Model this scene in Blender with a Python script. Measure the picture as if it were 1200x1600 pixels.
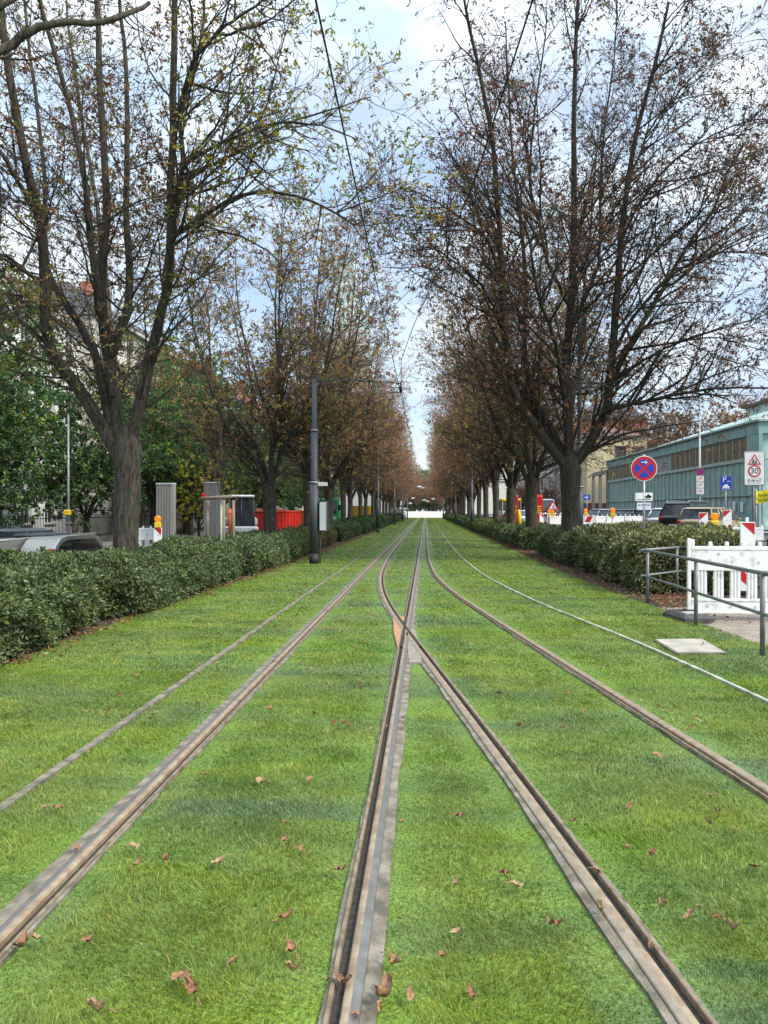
import bpy, math, random
import numpy as np
from mathutils import Vector, Matrix, noise as mnoise
PI = math.pi
random.seed(7)
sc = bpy.context.scene
for o in list(bpy.data.objects):
    bpy.data.objects.remove(o)
COL = sc.collection
# ---------------------------------------------------------------- camera
F, CX, CY, VX, HY, CAMH = 1200.0, 600.0, 800.0, 665.0, 798.0, 1.68
PSI = math.atan((VX - CX) / F); PIT = -math.atan((CY - HY) / F)
cd = bpy.data.cameras.new('camera'); cam = bpy.data.objects.new('camera', cd); COL.objects.link(cam)
cam.location = (0, 0, CAMH); cam.rotation_euler = (PI / 2 + PIT, 0, PSI)
cd.sensor_fit = 'VERTICAL'; cd.sensor_height = 36; cd.lens = 27.0
cd.clip_start = 0.05; cd.clip_end = 3000
sc.camera = cam
sc.render.resolution_x = 768; sc.render.resolution_y = 1024
# ---------------------------------------------------------------- light
SUN_EL, SUN_AZ = math.radians(46), math.radians(118)   # azimuth clockwise from +Y: behind the camera's right shoulder
w = bpy.data.worlds.new('World'); sc.world = w; w.use_nodes = True
nt = w.node_tree; N = nt.nodes; L = nt.links; N.clear()
out = N.new('ShaderNodeOutputWorld'); mixs = N.new('ShaderNodeMixShader')
bg1 = N.new('ShaderNodeBackground'); bg2 = N.new('ShaderNodeBackground')
sky = N.new('ShaderNodeTexSky'); sky.sky_type = 'NISHITA'; sky.sun_disc = False
sky.sun_elevation = SUN_EL; sky.sun_rotation = SUN_AZ
L.new(sky.outputs[0], bg1.inputs[0]); bg1.inputs[1].default_value = 0.15
tc = N.new('ShaderNodeTexCoord'); mp = N.new('ShaderNodeMapping'); mp.inputs['Scale'].default_value = (1.6, 1.6, 4.2)
mp.inputs['Location'].default_value = (0.35, 0.0, 1.3)
mp.inputs['Rotation'].default_value = (0.0, 0.25, 0.3)
L.new(tc.outputs['Generated'], mp.inputs[0])
n1 = N.new('ShaderNodeTexNoise'); n1.inputs['Scale'].default_value = 1.7; n1.inputs['Detail'].default_value = 7; n1.inputs['Roughness'].default_value = 0.52
n1.inputs['Distortion'].default_value = 0.35
L.new(mp.outputs[0], n1.inputs[0])
rp = N.new('ShaderNodeValToRGB'); rp.color_ramp.elements[0].position = 0.34; rp.color_ramp.elements[0].color = (.45, .45, .45, 1)
rp.color_ramp.elements[1].position = 0.56; rp.color_ramp.elements[1].color = (1, 1, 1, 1)
L.new(n1.outputs[0], rp.inputs[0]); L.new(rp.outputs[0], mixs.inputs[0])
# cloud tone: soft grey-blue bellies
n2 = N.new('ShaderNodeTexNoise'); n2.inputs['Scale'].default_value = 3.1; n2.inputs['Detail'].default_value = 6
L.new(mp.outputs[0], n2.inputs[0])
rp2 = N.new('ShaderNodeValToRGB'); rp2.color_ramp.elements[0].position = 0.36; rp2.color_ramp.elements[0].color = (.52, .69, .9, 1)
rp2.color_ramp.elements[1].position = 0.62; rp2.color_ramp.elements[1].color = (.87, .94, .99, 1)
L.new(n2.outputs[0], rp2.inputs[0]); L.new(rp2.outputs[0], bg2.inputs[0])
# an overcast sky is brightest overhead
sx = N.new('ShaderNodeSeparateXYZ'); L.new(tc.outputs['Generated'], sx.inputs[0])
mr = N.new('ShaderNodeMapRange'); mr.inputs[1].default_value = 0.5; mr.inputs[2].default_value = 1.0
mr.inputs[3].default_value = 0.0; mr.inputs[4].default_value = 1.7
L.new(sx.outputs[2], mr.inputs[0])
mr2 = N.new('ShaderNodeMapRange'); mr2.inputs[1].default_value = 0.0; mr2.inputs[2].default_value = 0.42
mr2.inputs[3].default_value = 0.68; mr2.inputs[4].default_value = 0.95
L.new(sx.outputs[2], mr2.inputs[0])
ad = N.new('ShaderNodeMath'); ad.operation = 'ADD'; L.new(mr.outputs[0], ad.inputs[0]); L.new(mr2.outputs[0], ad.inputs[1]); L.new(ad.outputs[0], bg2.inputs[1])
L.new(bg1.outputs[0], mixs.inputs[1]); L.new(bg2.outputs[0], mixs.inputs[2]); L.new(mixs.outputs[0], out.inputs[0])
sd = bpy.data.lights.new('sun', 'SUN'); sd.energy = 3.3; sd.angle = math.radians(12); sd.color = (1, .92, .81)
so = bpy.data.objects.new('sun', sd); COL.objects.link(so)
dv = Vector((math.sin(SUN_AZ) * math.cos(SUN_EL), math.cos(SUN_AZ) * math.cos(SUN_EL), math.sin(SUN_EL)))
so.rotation_euler = (-dv).to_track_quat('-Z', 'Y').to_euler(); so.location = (30, -20, 60)
sc.view_settings.view_transform = 'Standard'; sc.view_settings.look = 'None'
sc.view_settings.exposure = 0.62; sc.view_settings.gamma = 1
sc.render.engine = 'CYCLES'
try:
    sc.cycles.max_bounces = 6; sc.cycles.diffuse_bounces = 3; sc.cycles.transparent_max_bounces = 8; sc.cycles.use_denoising = True
except Exception: pass

# ---------------------------------------------------------------- pixel -> world
RM = Matrix.Rotation(PSI, 3, 'Z') @ Matrix.Rotation(PIT, 3, 'X')
def ray(px, py): return RM @ Vector((px - CX, F, CY - py))
def G(px, py, z=0.0):                 # the point of the level z seen at a pixel
    r = ray(px, py); t = (z - CAMH) / r.z; return Vector((r.x * t, r.y * t, z))
def D(px, py, Y):                     # the point at distance Y along the avenue
    r = ray(px, py); t = Y / r.y; return Vector((r.x * t, Y, CAMH + r.z * t))
def DX(px, py, X):
    r = ray(px, py); t = X / r.x; return Vector((X, r.y * t, CAMH + r.z * t))

# ---------------------------------------------------------------- materials
def node_mat(name):
    m = bpy.data.materials.new(name); m.use_nodes = True
    return m, m.node_tree.nodes, m.node_tree.links, m.node_tree.nodes['Principled BSDF']
def mat(name, c1, c2=None, rough=.7, metal=0., scale=4., stretch=(1, 1, 1), bump=0., bscale=None, spec=.4, coords='Object', detail=5, lo=.35, hi=.65, emit=None):
    m, n, l, b = node_mat(name)
    b.inputs['Roughness'].default_value = rough; b.inputs['Metallic'].default_value = metal
    b.inputs['Specular IOR Level'].default_value = spec
    if c2 is None: c2 = tuple(x * .78 for x in c1)
    t = n.new('ShaderNodeTexCoord'); mp = n.new('ShaderNodeMapping'); mp.inputs['Scale'].default_value = stretch
    l.new(t.outputs[coords], mp.inputs[0])
    nz = n.new('ShaderNodeTexNoise'); nz.inputs['Scale'].default_value = scale; nz.inputs['Detail'].default_value = detail
    l.new(mp.outputs[0], nz.inputs[0])
    r = n.new('ShaderNodeValToRGB'); r.color_ramp.elements[0].position = lo; r.color_ramp.elements[1].position = hi
    r.color_ramp.elements[0].color = (*c2, 1); r.color_ramp.elements[1].color = (*c1, 1)
    l.new(nz.outputs[0], r.inputs[0]); l.new(r.outputs[0], b.inputs['Base Color'])
    if bump:
        nb = n.new('ShaderNodeTexNoise'); nb.inputs['Scale'].default_value = bscale or scale * 3; nb.inputs['Detail'].default_value = 6
        l.new(mp.outputs[0], nb.inputs[0])
        bp = n.new('ShaderNodeBump'); bp.inputs['Strength'].default_value = min(1, bump); bp.inputs['Distance'].default_value = .02
        l.new(nb.outputs[0], bp.inputs['Height']); l.new(bp.outputs[0], b.inputs['Normal'])
    if emit:
        b.inputs['Emission Color'].default_value = (*emit[:3], 1); b.inputs['Emission Strength'].default_value = emit[3]
    return m
def leaf_mat(name, trans=.35, rough=.6, tint=(1, 1, 1)):
    m, n, l, b = node_mat(name)
    a = n.new('ShaderNodeAttribute'); a.attribute_name = 'tone'
    b.inputs['Roughness'].default_value = rough; b.inputs['Specular IOR Level'].default_value = .3
    l.new(a.outputs['Color'], b.inputs['Base Color'])
    tr = n.new('ShaderNodeBsdfTranslucent'); l.new(a.outputs['Color'], tr.inputs[0])
    ms = n.new('ShaderNodeMixShader'); ms.inputs[0].default_value = trans
    l.new(b.outputs[0], ms.inputs[1]); l.new(tr.outputs[0], ms.inputs[2])
    l.new(ms.outputs[0], n['Material Output'].inputs[0])
    return m
M = {}
M['leaf'] = leaf_mat('dry_leaf'); M['green_leaf'] = leaf_mat('green_leaf', .3, .42)
def bark_mat(name, c1, c2, c3):
    m, n, l, b = node_mat(name)
    t = n.new('ShaderNodeTexCoord'); mp = n.new('ShaderNodeMapping'); mp.inputs['Scale'].default_value = (1, 1, .22)
    l.new(t.outputs['Object'], mp.inputs[0])
    nz = n.new('ShaderNodeTexNoise'); nz.inputs['Scale'].default_value = 22; nz.inputs['Detail'].default_value = 6; nz.inputs['Roughness'].default_value = .65
    l.new(mp.outputs[0], nz.inputs[0])
    r = n.new('ShaderNodeValToRGB'); r.color_ramp.elements[0].position = .38; r.color_ramp.elements[1].position = .66
    r.color_ramp.elements[0].color = (*c2, 1); r.color_ramp.elements[1].color = (*c1, 1)
    l.new(nz.outputs[0], r.inputs[0])
    n2 = n.new('ShaderNodeTexNoise'); n2.inputs['Scale'].default_value = 1.7; n2.inputs['Detail'].default_value = 4
    l.new(t.outputs['Object'], n2.inputs[0])
    mx = n.new('ShaderNodeMix'); mx.data_type = 'RGBA'; r2 = n.new('ShaderNodeMapRange'); r2.inputs[1].default_value = .48; r2.inputs[2].default_value = .68; r2.inputs[4].default_value = .6
    l.new(n2.outputs[0], r2.inputs[0]); l.new(r2.outputs[0], mx.inputs[0]); l.new(r.outputs[0], mx.inputs[6]); mx.inputs[7].default_value = (*c3, 1)
    l.new(mx.outputs[2], b.inputs['Base Color'])
    bp = n.new('ShaderNodeBump'); bp.inputs['Strength'].default_value = .9; bp.inputs['Distance'].default_value = .03
    l.new(nz.outputs[0], bp.inputs['Height']); l.new(bp.outputs[0], b.inputs['Normal'])
    b.inputs['Roughness'].default_value = .9; b.inputs['Specular IOR Level'].default_value = .2
    return m
M['bark'] = bark_mat('chestnut_bark', (.1, .087, .069), (.022, .018, .015), (.058, .06, .034))
M['bark2'] = bark_mat('dark_bark', (.075, .064, .052), (.02, .017, .014), (.042, .044, .026))

M['twig'] = mat('brown_grey_twigs', (.17, .12, .085), (.1, .072, .052), .9, scale=2)
def grass_mat(name, blade):
    m, n, l, b = node_mat(name)
    g = n.new('ShaderNodeNewGeometry')
    def noise(scale, st=(1, 1, 1), det=3):
        mp = n.new('ShaderNodeMapping'); mp.inputs['Scale'].default_value = st; l.new(g.outputs['Position'], mp.inputs[0])
        z = n.new('ShaderNodeTexNoise'); z.inputs['Scale'].default_value = scale; z.inputs['Detail'].default_value = det
        l.new(mp.outputs[0], z.inputs[0]); return z.outputs[0]
    def rng(v, a, b_, c=0, d=1):
        r = n.new('ShaderNodeMapRange'); r.inputs[1].default_value = a; r.inputs[2].default_value = b_; r.inputs[3].default_value = c; r.inputs[4].default_value = d
        l.new(v, r.inputs[0]); return r.outputs[0]
    def mix(f, c1, c2, mode='MIX'):
        x = n.new('ShaderNodeMix'); x.data_type = 'RGBA'; x.blend_type = mode
        if isinstance(f, float): x.inputs[0].default_value = f
        else: l.new(f, x.inputs[0])
        for i, c in ((6, c1), (7, c2)):
            if isinstance(c, tuple): x.inputs[i].default_value = (*c, 1)
            else: l.new(c, x.inputs[i])
        return x.outputs[2]
    # laid turf: strips about 0.6 m deep across the track, each a little different
    br = n.new('ShaderNodeTexBrick'); br.inputs['Scale'].default_value = 1; br.inputs['Brick Width'].default_value = 1.35; br.inputs['Row Height'].default_value = .62
    br.inputs['Mortar Size'].default_value = 0; br.inputs['Color1'].default_value = (0, 0, 0, 1); br.inputs['Color2'].default_value = (1, 1, 1, 1)
    br.inputs['Bias'].default_value = 0.0
    wob = n.new('ShaderNodeTexNoise'); wob.inputs['Scale'].default_value = 3.0; l.new(g.outputs['Position'], wob.inputs[0])
    va = n.new('ShaderNodeVectorMath'); va.operation = 'MULTIPLY_ADD'; va.inputs[1].default_value = (.28, .28, 0)
    l.new(wob.outputs['Color'], va.inputs[0]); l.new(g.outputs['Position'], va.inputs[2]); l.new(va.outputs[0], br.inputs[0])
    blue, fresh, yell, dark = (.1, .168, .075), (.135, .25, .026), (.22, .31, .035), (.05, .118, .028)
    c = mix(rng(noise(.55, (.6, 1.3, 1)), .38, .62), blue, fresh)
    c = mix(rng(br.outputs[0], 0, 1, 0, .7), c, (.185, .275, .02))
    band = noise(1.0, (.12, 1.35, 1), 2)
    c = mix(rng(band, .5, .64, 0, .42), c, (.07, .145, .035))
    c = mix(rng(noise(1.15, (.1, 1.2, 1), 2), .54, .62, 0, .5), c, (.19, .29, .05))
    c = mix(rng(noise(1.5, (.45, 1.8, 1), 4), .5, .72, 0, .6), c, yell)
    c = mix(rng(noise(1.8, (.35, 2.2, 1), 3), .54, .72, 0, .42), c, dark)
    if blade:
        a = n.new('ShaderNodeAttribute'); a.attribute_name = 'tone'
        c = mix(1.0, c, a.outputs['Color'], 'MULTIPLY')
    else:
        c = mix(rng(noise(60, (1, 1, 1), 2), .35, .7, 0, .75), c, (.035, .07, .014))
        nb = noise(70, (1, 1, 1), 3); bp = n.new('ShaderNodeBump'); bp.inputs['Distance'].default_value = .02; bp.inputs['Strength'].default_value = .7
        l.new(nb, bp.inputs['Height']); l.new(bp.outputs[0], b.inputs['Normal'])
    l.new(c, b.inputs['Base Color']); b.inputs['Roughness'].default_value = .45; b.inputs['Specular IOR Level'].default_value = .4
    if blade:
        tr = n.new('ShaderNodeBsdfTranslucent'); l.new(c, tr.inputs[0]); ms = n.new('ShaderNodeMixShader'); ms.inputs[0].default_value = .35
        l.new(b.outputs[0], ms.inputs[1]); l.new(tr.outputs[0], ms.inputs[2]); l.new(ms.outputs[0], n['Material Output'].inputs[0])
    return m
M['blade'] = grass_mat('grass_blade', True); M['lawn'] = grass_mat('lawn_ground', False)

# ---------------------------------------------------------------- mesh helpers
def tag(o, label=None, cat=None, group=None, kind=None):
    if label: o['label'] = label
    if cat: o['category'] = cat
    if group: o['group'] = group
    if kind: o['kind'] = kind
    return o
def empty(name, loc=(0, 0, 0), rz=0):
    o = bpy.data.objects.new(name, None); COL.objects.link(o); o.location = loc; o.rotation_euler = (0, 0, rz); o.empty_display_size = .2
    return o
def npmesh(name, V, Fq, mats, mi=None, tone=None, smooth=False):
    """V (n,3), Fq (m,k) faces all of k corners or list of such arrays"""
    me = bpy.data.meshes.new(name)
    if not isinstance(Fq, list): Fq = [Fq]
    Fq = [f for f in Fq if len(f)]
    V = np.asarray(V, dtype=np.float32)
    me.vertices.add(len(V)); me.vertices.foreach_set('co', V.ravel())
    loops = np.concatenate([f.ravel() for f in Fq]).astype(np.int32)
    tot = np.concatenate([np.full(len(f), f.shape[1]) for f in Fq]).astype(np.int32)
    start = np.concatenate([[0], np.cumsum(tot)[:-1]]).astype(np.int32)
    me.loops.add(len(loops)); me.loops.foreach_set('vertex_index', loops)
    me.polygons.add(len(tot)); me.polygons.foreach_set('loop_start', start)
    try: me.polygons.foreach_set('loop_total', tot)
    except Exception: pass
    if mi is not None: me.polygons.foreach_set('material_index', np.asarray(mi, dtype=np.int32))
    me.polygons.foreach_set('use_smooth', np.full(len(tot), smooth))
    for m in mats: me.materials.append(m)
    if tone is not None:
        a = me.attributes.new('tone', 'FLOAT_COLOR', 'POINT')
        c = np.ones((len(V), 4), dtype=np.float32); c[:, :3] = tone; a.data.foreach_set('color', c.ravel())
    me.update(calc_edges=True)
    return me
def link(name, me, parent=None):
    o = bpy.data.objects.new(name, me); COL.objects.link(o)
    if parent: o.parent = parent
    return o
def norm(v): return v / np.maximum(np.linalg.norm(v, axis=-1, keepdims=True), 1e-9)
def tubes(P, R, sides, cap=False):
    """P (N,M,3) centre lines, R (N,M) radii -> verts, quads"""
    Nn, Mm, _ = P.shape
    T = np.empty_like(P); T[:, 1:-1] = P[:, 2:] - P[:, :-2]; T[:, 0] = P[:, 1] - P[:, 0]; T[:, -1] = P[:, -1] - P[:, -2]
    T = norm(T); ref = np.zeros((Nn, 1, 3)); ref[..., 0] = .31; ref[..., 1] = .87; ref[..., 2] = .38
    par = np.abs((T * ref).sum(-1)).max(1) > .93
    ref = np.repeat(ref, Mm, 1); ref[par] = (.9, -.3, .3)
    A = norm(np.cross(T, ref)); B = np.cross(T, A)
    th = np.arange(sides) * 2 * PI / sides
    V = P[:, :, None] + R[:, :, None, None] * (A[:, :, None] * np.cos(th)[:, None] + B[:, :, None] * np.sin(th)[:, None])
    idx = np.arange(Nn * Mm * sides).reshape(Nn, Mm, sides); nx = np.roll(idx, -1, 2)
    Q = np.stack([idx[:, :-1], nx[:, :-1], nx[:, 1:], idx[:, 1:]], -1).reshape(-1, 4)
    return V.reshape(-1, 3), Q
class MB:
    def __init__(s): s.v = []; s.f = []; s.sm = []
    def add(s, vs, fs, smooth=False):
        b = len(s.v); s.v += [tuple(v) for v in vs]; s.f += [tuple(i + b for i in f) for f in fs]; s.sm += [smooth] * len(fs); return s
    def box(s, x0, x1, y0, y1, z0, z1, rot=0, c=(0, 0)):
        vs = [(x, y, z) for z in (z0, z1) for x, y in ((x0, y0), (x1, y0), (x1, y1), (x0, y1))]
        if rot:
            cs, sn = math.cos(rot), math.sin(rot)
            vs = [(c[0] + (x - c[0]) * cs - (y - c[1]) * sn, c[1] + (x - c[0]) * sn + (y - c[1]) * cs, z) for x, y, z in vs]
        return s.add(vs, [(3, 2, 1, 0), (4, 5, 6, 7), (0, 1, 5, 4), (1, 2, 6, 5), (2, 3, 7, 6), (3, 0, 4, 7)])
    def bbox(s, x0, x1, y0, y1, z0, z1, b):      # box with chamfered edges
        def ring(z, i): return [(x0 + b + i, y0 + i, z), (x1 - b - i, y0 + i, z), (x1 - i, y0 + b + i, z), (x1 - i, y1 - b - i, z), (x1 - b - i, y1 - i, z), (x0 + b + i, y1 - i, z), (x0 + i, y1 - b - i, z), (x0 + i, y0 + b + i, z)]
        return s.loft([ring(z0, b), ring(z0 + b, 0), ring(z1 - b, 0), ring(z1, b)])
    def loft(s, rings, cap=True, smooth=False, close=True):
        n = len(rings[0]); b = len(s.v); s.v += [tuple(p) for r in rings for p in r]
        for i in range(len(rings) - 1):
            for j in range(n if close else n - 1):
                k = (j + 1) % n
                s.f.append((b + i * n + j, b + i * n + k, b + (i + 1) * n + k, b + (i + 1) * n + j)); s.sm.append(smooth)
        if cap:
            s.f.append(tuple(b + j for j in reversed(range(n)))); s.f.append(tuple(b + (len(rings) - 1) * n + j for j in range(n))); s.sm += [False, False]
        return s
    def tube(s, pts, r, n=10, smooth=True, cap=True):
        pts = [Vector(p) for p in pts]; rs = r if isinstance(r, (list, tuple)) else [r] * len(pts)
        P = np.array([[tuple(p) for p in pts]]); V, Q = tubes(P, np.array([rs], dtype=float), n)
        b = len(s.v); s.v += [tuple(v) for v in V]; s.f += [tuple(int(i) + b for i in q) for q in Q]; s.sm += [smooth] * len(Q)
        if cap:
            s.f.append(tuple(b + j for j in reversed(range(n)))); e = b + (len(pts) - 1) * n; s.f.append(tuple(e + j for j in range(n))); s.sm += [False, False]
        return s
    def cyl(s, c, r, z0, z1, n=20): return s.tube([(c[0], c[1], z0), (c[0], c[1], z1)], r, n)
    def prism(s, poly, fn0, fn1):                # poly of (u,v); fn maps to the two end points
        n = len(poly); a = [fn0(u, v) for u, v in poly]; b_ = [fn1(u, v) for u, v in poly]
        return s.add(a + b_, [tuple(reversed(range(n))), tuple(range(n, 2 * n))] + [(i, (i + 1) % n, n + (i + 1) % n, n + i) for i in range(n)])
    def torus(s, c, R, r, axis='x', n=28, m=8):
        vs = []; fs = []
        for i in range(n):
            a = 2 * PI * i / n
            for j in range(m):
                q = 2 * PI * j / m; rr = R + r * math.cos(q); u, v, t = rr * math.cos(a), rr * math.sin(a), r * math.sin(q)
                vs.append((c[0] + t, c[1] + u, c[2] + v) if axis == 'x' else (c[0] + u, c[1] + t, c[2] + v))
                fs.append((i * m + j, ((i + 1) % n) * m + j, ((i + 1) % n) * m + (j + 1) % m, i * m + (j + 1) % m))
        return s.add(vs, fs, True)
    def build(s, name, m, parent=None, bevel=0):
        me = bpy.data.meshes.new(name); me.from_pydata(s.v, [], s.f); me.polygons.foreach_set('use_smooth', s.sm)
        me.materials.append(m); me.update()
        import bmesh
        bm = bmesh.new(); bm.from_mesh(me); bmesh.ops.recalc_face_normals(bm, faces=bm.faces); bm.to_mesh(me); bm.free()
        o = link(name, me, parent)
        if bevel:
            b = o.modifiers.new('bevel', 'BEVEL'); b.width = bevel; b.segments = 2; b.limit_method = 'ANGLE'
        return o
def dup(o, parent=None):
    c = o.copy(); COL.objects.link(c)
    if parent: c.parent = parent
    for ch in list(o.children): dup(ch, c)
    return c
def text(body, size, loc, rot, m, parent, name='lettering', depth=.002, align='CENTER'):
    cu = bpy.data.curves.new(name, 'FONT'); cu.body = body; cu.size = size; cu.align_x = align; cu.align_y = 'CENTER'; cu.extrude = depth
    t = bpy.data.objects.new(name, cu); COL.objects.link(t)
    me = bpy.data.meshes.new_from_object(t, depsgraph=bpy.context.evaluated_depsgraph_get())
    bpy.data.objects.remove(t); me.materials.clear(); me.materials.append(m)
    o = link(name, me, parent); o.location = loc; o.rotation_euler = rot
    return o
def sheet(name, poly, z, m, kind='structure', thick=0):
    b = MB()
    if thick: b.prism(poly, lambda u, v: (u, v, z - thick), lambda u, v: (u, v, z))
    else: b.add([(u, v, z) for u, v in poly], [tuple(range(len(poly)))])
    return tag(b.build(name, m), kind=kind)
ORD = ['first', 'second', 'third', 'fourth', 'fifth', 'sixth', 'seventh', 'eighth', 'ninth', 'tenth', 'eleventh', 'twelfth', 'thirteenth', 'fourteenth', 'fifteenth', 'sixteenth', 'seventeenth', 'eighteenth', 'nineteenth', 'twentieth', 'twenty-first', 'twenty-second', 'twenty-third', 'twenty-fourth', 'twenty-fifth', 'twenty-sixth', 'twenty-seventh', 'twenty-eighth', 'twenty-ninth', 'thirtieth']

# ================================================================ THE GROUND
M['asphalt'] = mat('asphalt', (.075, .075, .078), (.05, .05, .052), .9, scale=3, bump=.3, bscale=90, coords='Object')
M['soil'] = mat('soil', (.06, .042, .028), (.028, .02, .014), .95, scale=14, bump=.8, bscale=30)
M['concrete'] = mat('weathered_concrete', (.22, .195, .15), (.085, .075, .055), .9, scale=9, bump=.5, bscale=70, detail=10)
M['slab'] = mat('pale_concrete', (.4, .37, .3), (.27, .25, .2), .85, scale=3, bump=.2, bscale=60)
M['whiteline'] = mat('pale_kerb_stone', (.42, .42, .36), (.17, .2, .12), .85, scale=5, bump=.3)
M['footway'] = mat('grey_flags', (.2, .195, .185), (.15, .147, .14), .85, scale=2, bump=.2, bscale=40)
def paving_mat():
    m, n, l, b = node_mat('clay_pavers')
    t = n.new('ShaderNodeTexCoord'); mp = n.new('ShaderNodeMapping'); mp.inputs['Rotation'].default_value = (0, 0, .12); l.new(t.outputs['Object'], mp.inputs[0])
    br = n.new('ShaderNodeTexBrick'); br.inputs['Scale'].default_value = 1; br.inputs['Brick Width'].default_value = .2; br.inputs['Row Height'].default_value = .1
    br.inputs['Mortar Size'].default_value = .006; br.inputs['Color1'].default_value = (.31, .25, .195, 1); br.inputs['Color2'].default_value = (.24, .2, .165, 1); br.inputs['Mortar'].default_value = (.09, .08, .06, 1)
    l.new(mp.outputs[0], br.inputs[0])
    nz = n.new('ShaderNodeTexNoise'); nz.inputs['Scale'].default_value = 5; nz.inputs['Detail'].default_value = 6; l.new(mp.outputs[0], nz.inputs[0])
    mx = n.new('ShaderNodeMix'); mx.data_type = 'RGBA'; mx.blend_type = 'MULTIPLY'; mx.inputs[0].default_value = .7
    r = n.new('ShaderNodeValToRGB'); r.color_ramp.elements[0].color = (.6, .6, .6, 1); r.color_ramp.elements[0].position = .3; r.color_ramp.elements[1].position = .7
    l.new(nz.outputs[0], r.inputs[0]); l.new(br.outputs[0], mx.inputs[6]); l.new(r.outputs[0], mx.inputs[7]); l.new(mx.outputs[2], b.inputs['Base Color'])
    bp = n.new('ShaderNodeBump'); bp.inputs['Distance'].default_value = .006; l.new(br.outputs['Fac'], bp.inputs['Height']); bp.invert = True; l.new(bp.outputs[0], b.inputs['Normal'])
    b.inputs['Roughness'].default_value = .85
    return m
M['pavers'] = paving_mat()
YJ = 186.0                                      # where the lawn ends at the junction
sheet('ground', [(-900, -60), (900, -60), (900, 1800), (-900, 1800)], -.09, M['asphalt'])
LAWNX0, LAWNX1 = -4.35, 3.95
def lawn_l(y): return np.interp(y, [0, 6, 9, 14, 20, 35, 200], [-4.6, -4.6, -4.65, -4.75, -4.45, -4.2, -4.1])
def lawn_r(y): return np.interp(y, [0, 9, 11, 14.6, 15.5, 24, 40, 200], [4.35, 4.3, 4.2, 4.05, 3.95, 3.75, 3.85, 3.9])
ys = list(np.concatenate([np.arange(-6, 30, 2.), np.arange(30, YJ + 1, 12.)]))
LZ = -.03
sheet('lawn', [(float(lawn_r(y)), y) for y in ys] + [(float(lawn_l(y)), y) for y in reversed(ys)], LZ, M['lawn'])
sheet('soil_bed_left', [(float(lawn_l(y)) + .1, y) for y in ys] + [(-7.4, y) for y in reversed(ys)], LZ - .012, M['soil'])
yr = [y for y in ys if y >= 14]
sheet('soil_bed_right', [(8.0, y) for y in yr] + [(float(lawn_r(y)) - .15, y) for y in reversed(yr)], LZ - .008, M['soil'])
sheet('paved_path', [(3.9, -6), (14, -6), (14, 14.0), (13, 26.5), (9.6, 21.6), (4.35, 15.3), (3.95, 14.7)], LZ - .016, M['pavers'])
sheet('pavement_left', [(-9.2, -6), (-7.4, -6), (-7.4, YJ), (-9.2, YJ)], .03, M['footway'], thick=.2)
sheet('pavement_garden_side', [(-17.2, -6), (-15.2, -6), (-15.2, YJ), (-17.2, YJ)], .05, M['footway'], thick=.2)
# the street on the right lies a little higher than the tracks
b = MB(); b.add([(8.0, 15, -.05), (8.0, YJ, -.05), (10.6, YJ, .3), (10.6, 15, .3), (18.6, 15, .34), (18.6, YJ, .34)], [(0, 3, 2, 1), (3, 4, 5, 2)])
tag(b.build('street_right', M['asphalt']), kind='structure')
b = MB(); b.box(18.6, 21.6, 14, YJ, .1, .46); tag(b.build('pavement_right', M['footway']), kind='structure')
sheet('junction_paving', [(-60, YJ + 1), (60, YJ + 1), (60, YJ + 60), (-60, YJ + 60)], -.02, M['slab'])

# ---------------------------------------------------------------- rails
def smooth_path(pts, y0, y1, step=.25, k=9):
    pts = sorted(pts); py = np.array([p[0] for p in pts]); px = np.array([p[1] for p in pts])
    Y = np.arange(y0, y1, step)
    s0 = (px[1] - px[0]) / (py[1] - py[0])
    X = np.interp(Y, py, px); X[Y < py[0]] = px[0] + s0 * (Y[Y < py[0]] - py[0])
    for _ in range(3):
        Xp = np.concatenate([X[0] - (X[1] - X[0]) * np.arange(k, 0, -1), X, np.full(k, X[-1])])
        X = np.convolve(Xp, np.ones(2 * k + 1) / (2 * k + 1), 'valid')
    return Y, X
def pxpts(l): return [(G(*p).y, G(*p).x) for p in l]
XAL, XAR = -1.69, -.25
BL = pxpts([(1090, 1600), (928, 1370), (808, 1220), (697, 1075), (637, 990), (597, 943)]) + [(14.8, -.83), (17.5, -1.08), (21, -1.25), (28, -1.36), (40, -1.385), (60, -1.385), (YJ, -1.385)]
BLp = smooth_path(BL, -4, YJ)
BRp = (BLp[0], BLp[1] + 1.435 * np.sqrt(1 + np.gradient(BLp[1], BLp[0]) ** 2) + np.interp(BLp[0], [2, 5, 13, 20, 30], [.0, .06, .12, .03, .03]))
RA = (BLp[0], np.full_like(BLp[0], XAL)); RB = (BLp[0], np.full_like(BLp[0], XAR))
KL = smooth_path([(0, -2.43), (8, -2.4), (12, -2.42), (24, -2.4), (60, -2.4), (YJ, -2.4)], -4, 90)
KR = smooth_path(pxpts([(1200, 1094), (1090, 1042), (1000, 1003), (930, 975), (860, 950), (800, 921), (755, 898), (720, 870), (700, 846), (690, 832)]) + [(80, 1.25), (110, 1.2)], -4, 110, k=5)
M['rail_head'] = mat('worn_rail_steel', (.33, .32, .3), (.26, .24, .21), .36, .75, scale=14, bump=.06, bscale=90)
M['rail_head_b'] = mat('rust_filmed_rail_steel', (.33, .275, .2), (.235, .185, .13), .5, .45, scale=11, bump=.08, bscale=90)
M['rail_lip'] = mat('rusty_guard_lip', (.25, .195, .13), (.14, .105, .07), .7, .25, scale=16, bump=.25, bscale=90)
M['rail_film'] = mat('brown_rail_film', (.34, .27, .185), (.22, .155, .1), .6, .3, scale=13, bump=.12, bscale=90)
M['groove'] = mat('dirt_in_groove', (.04, .034, .028), (.02, .017, .014), .95, scale=30, bump=.6, bscale=60)
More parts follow.
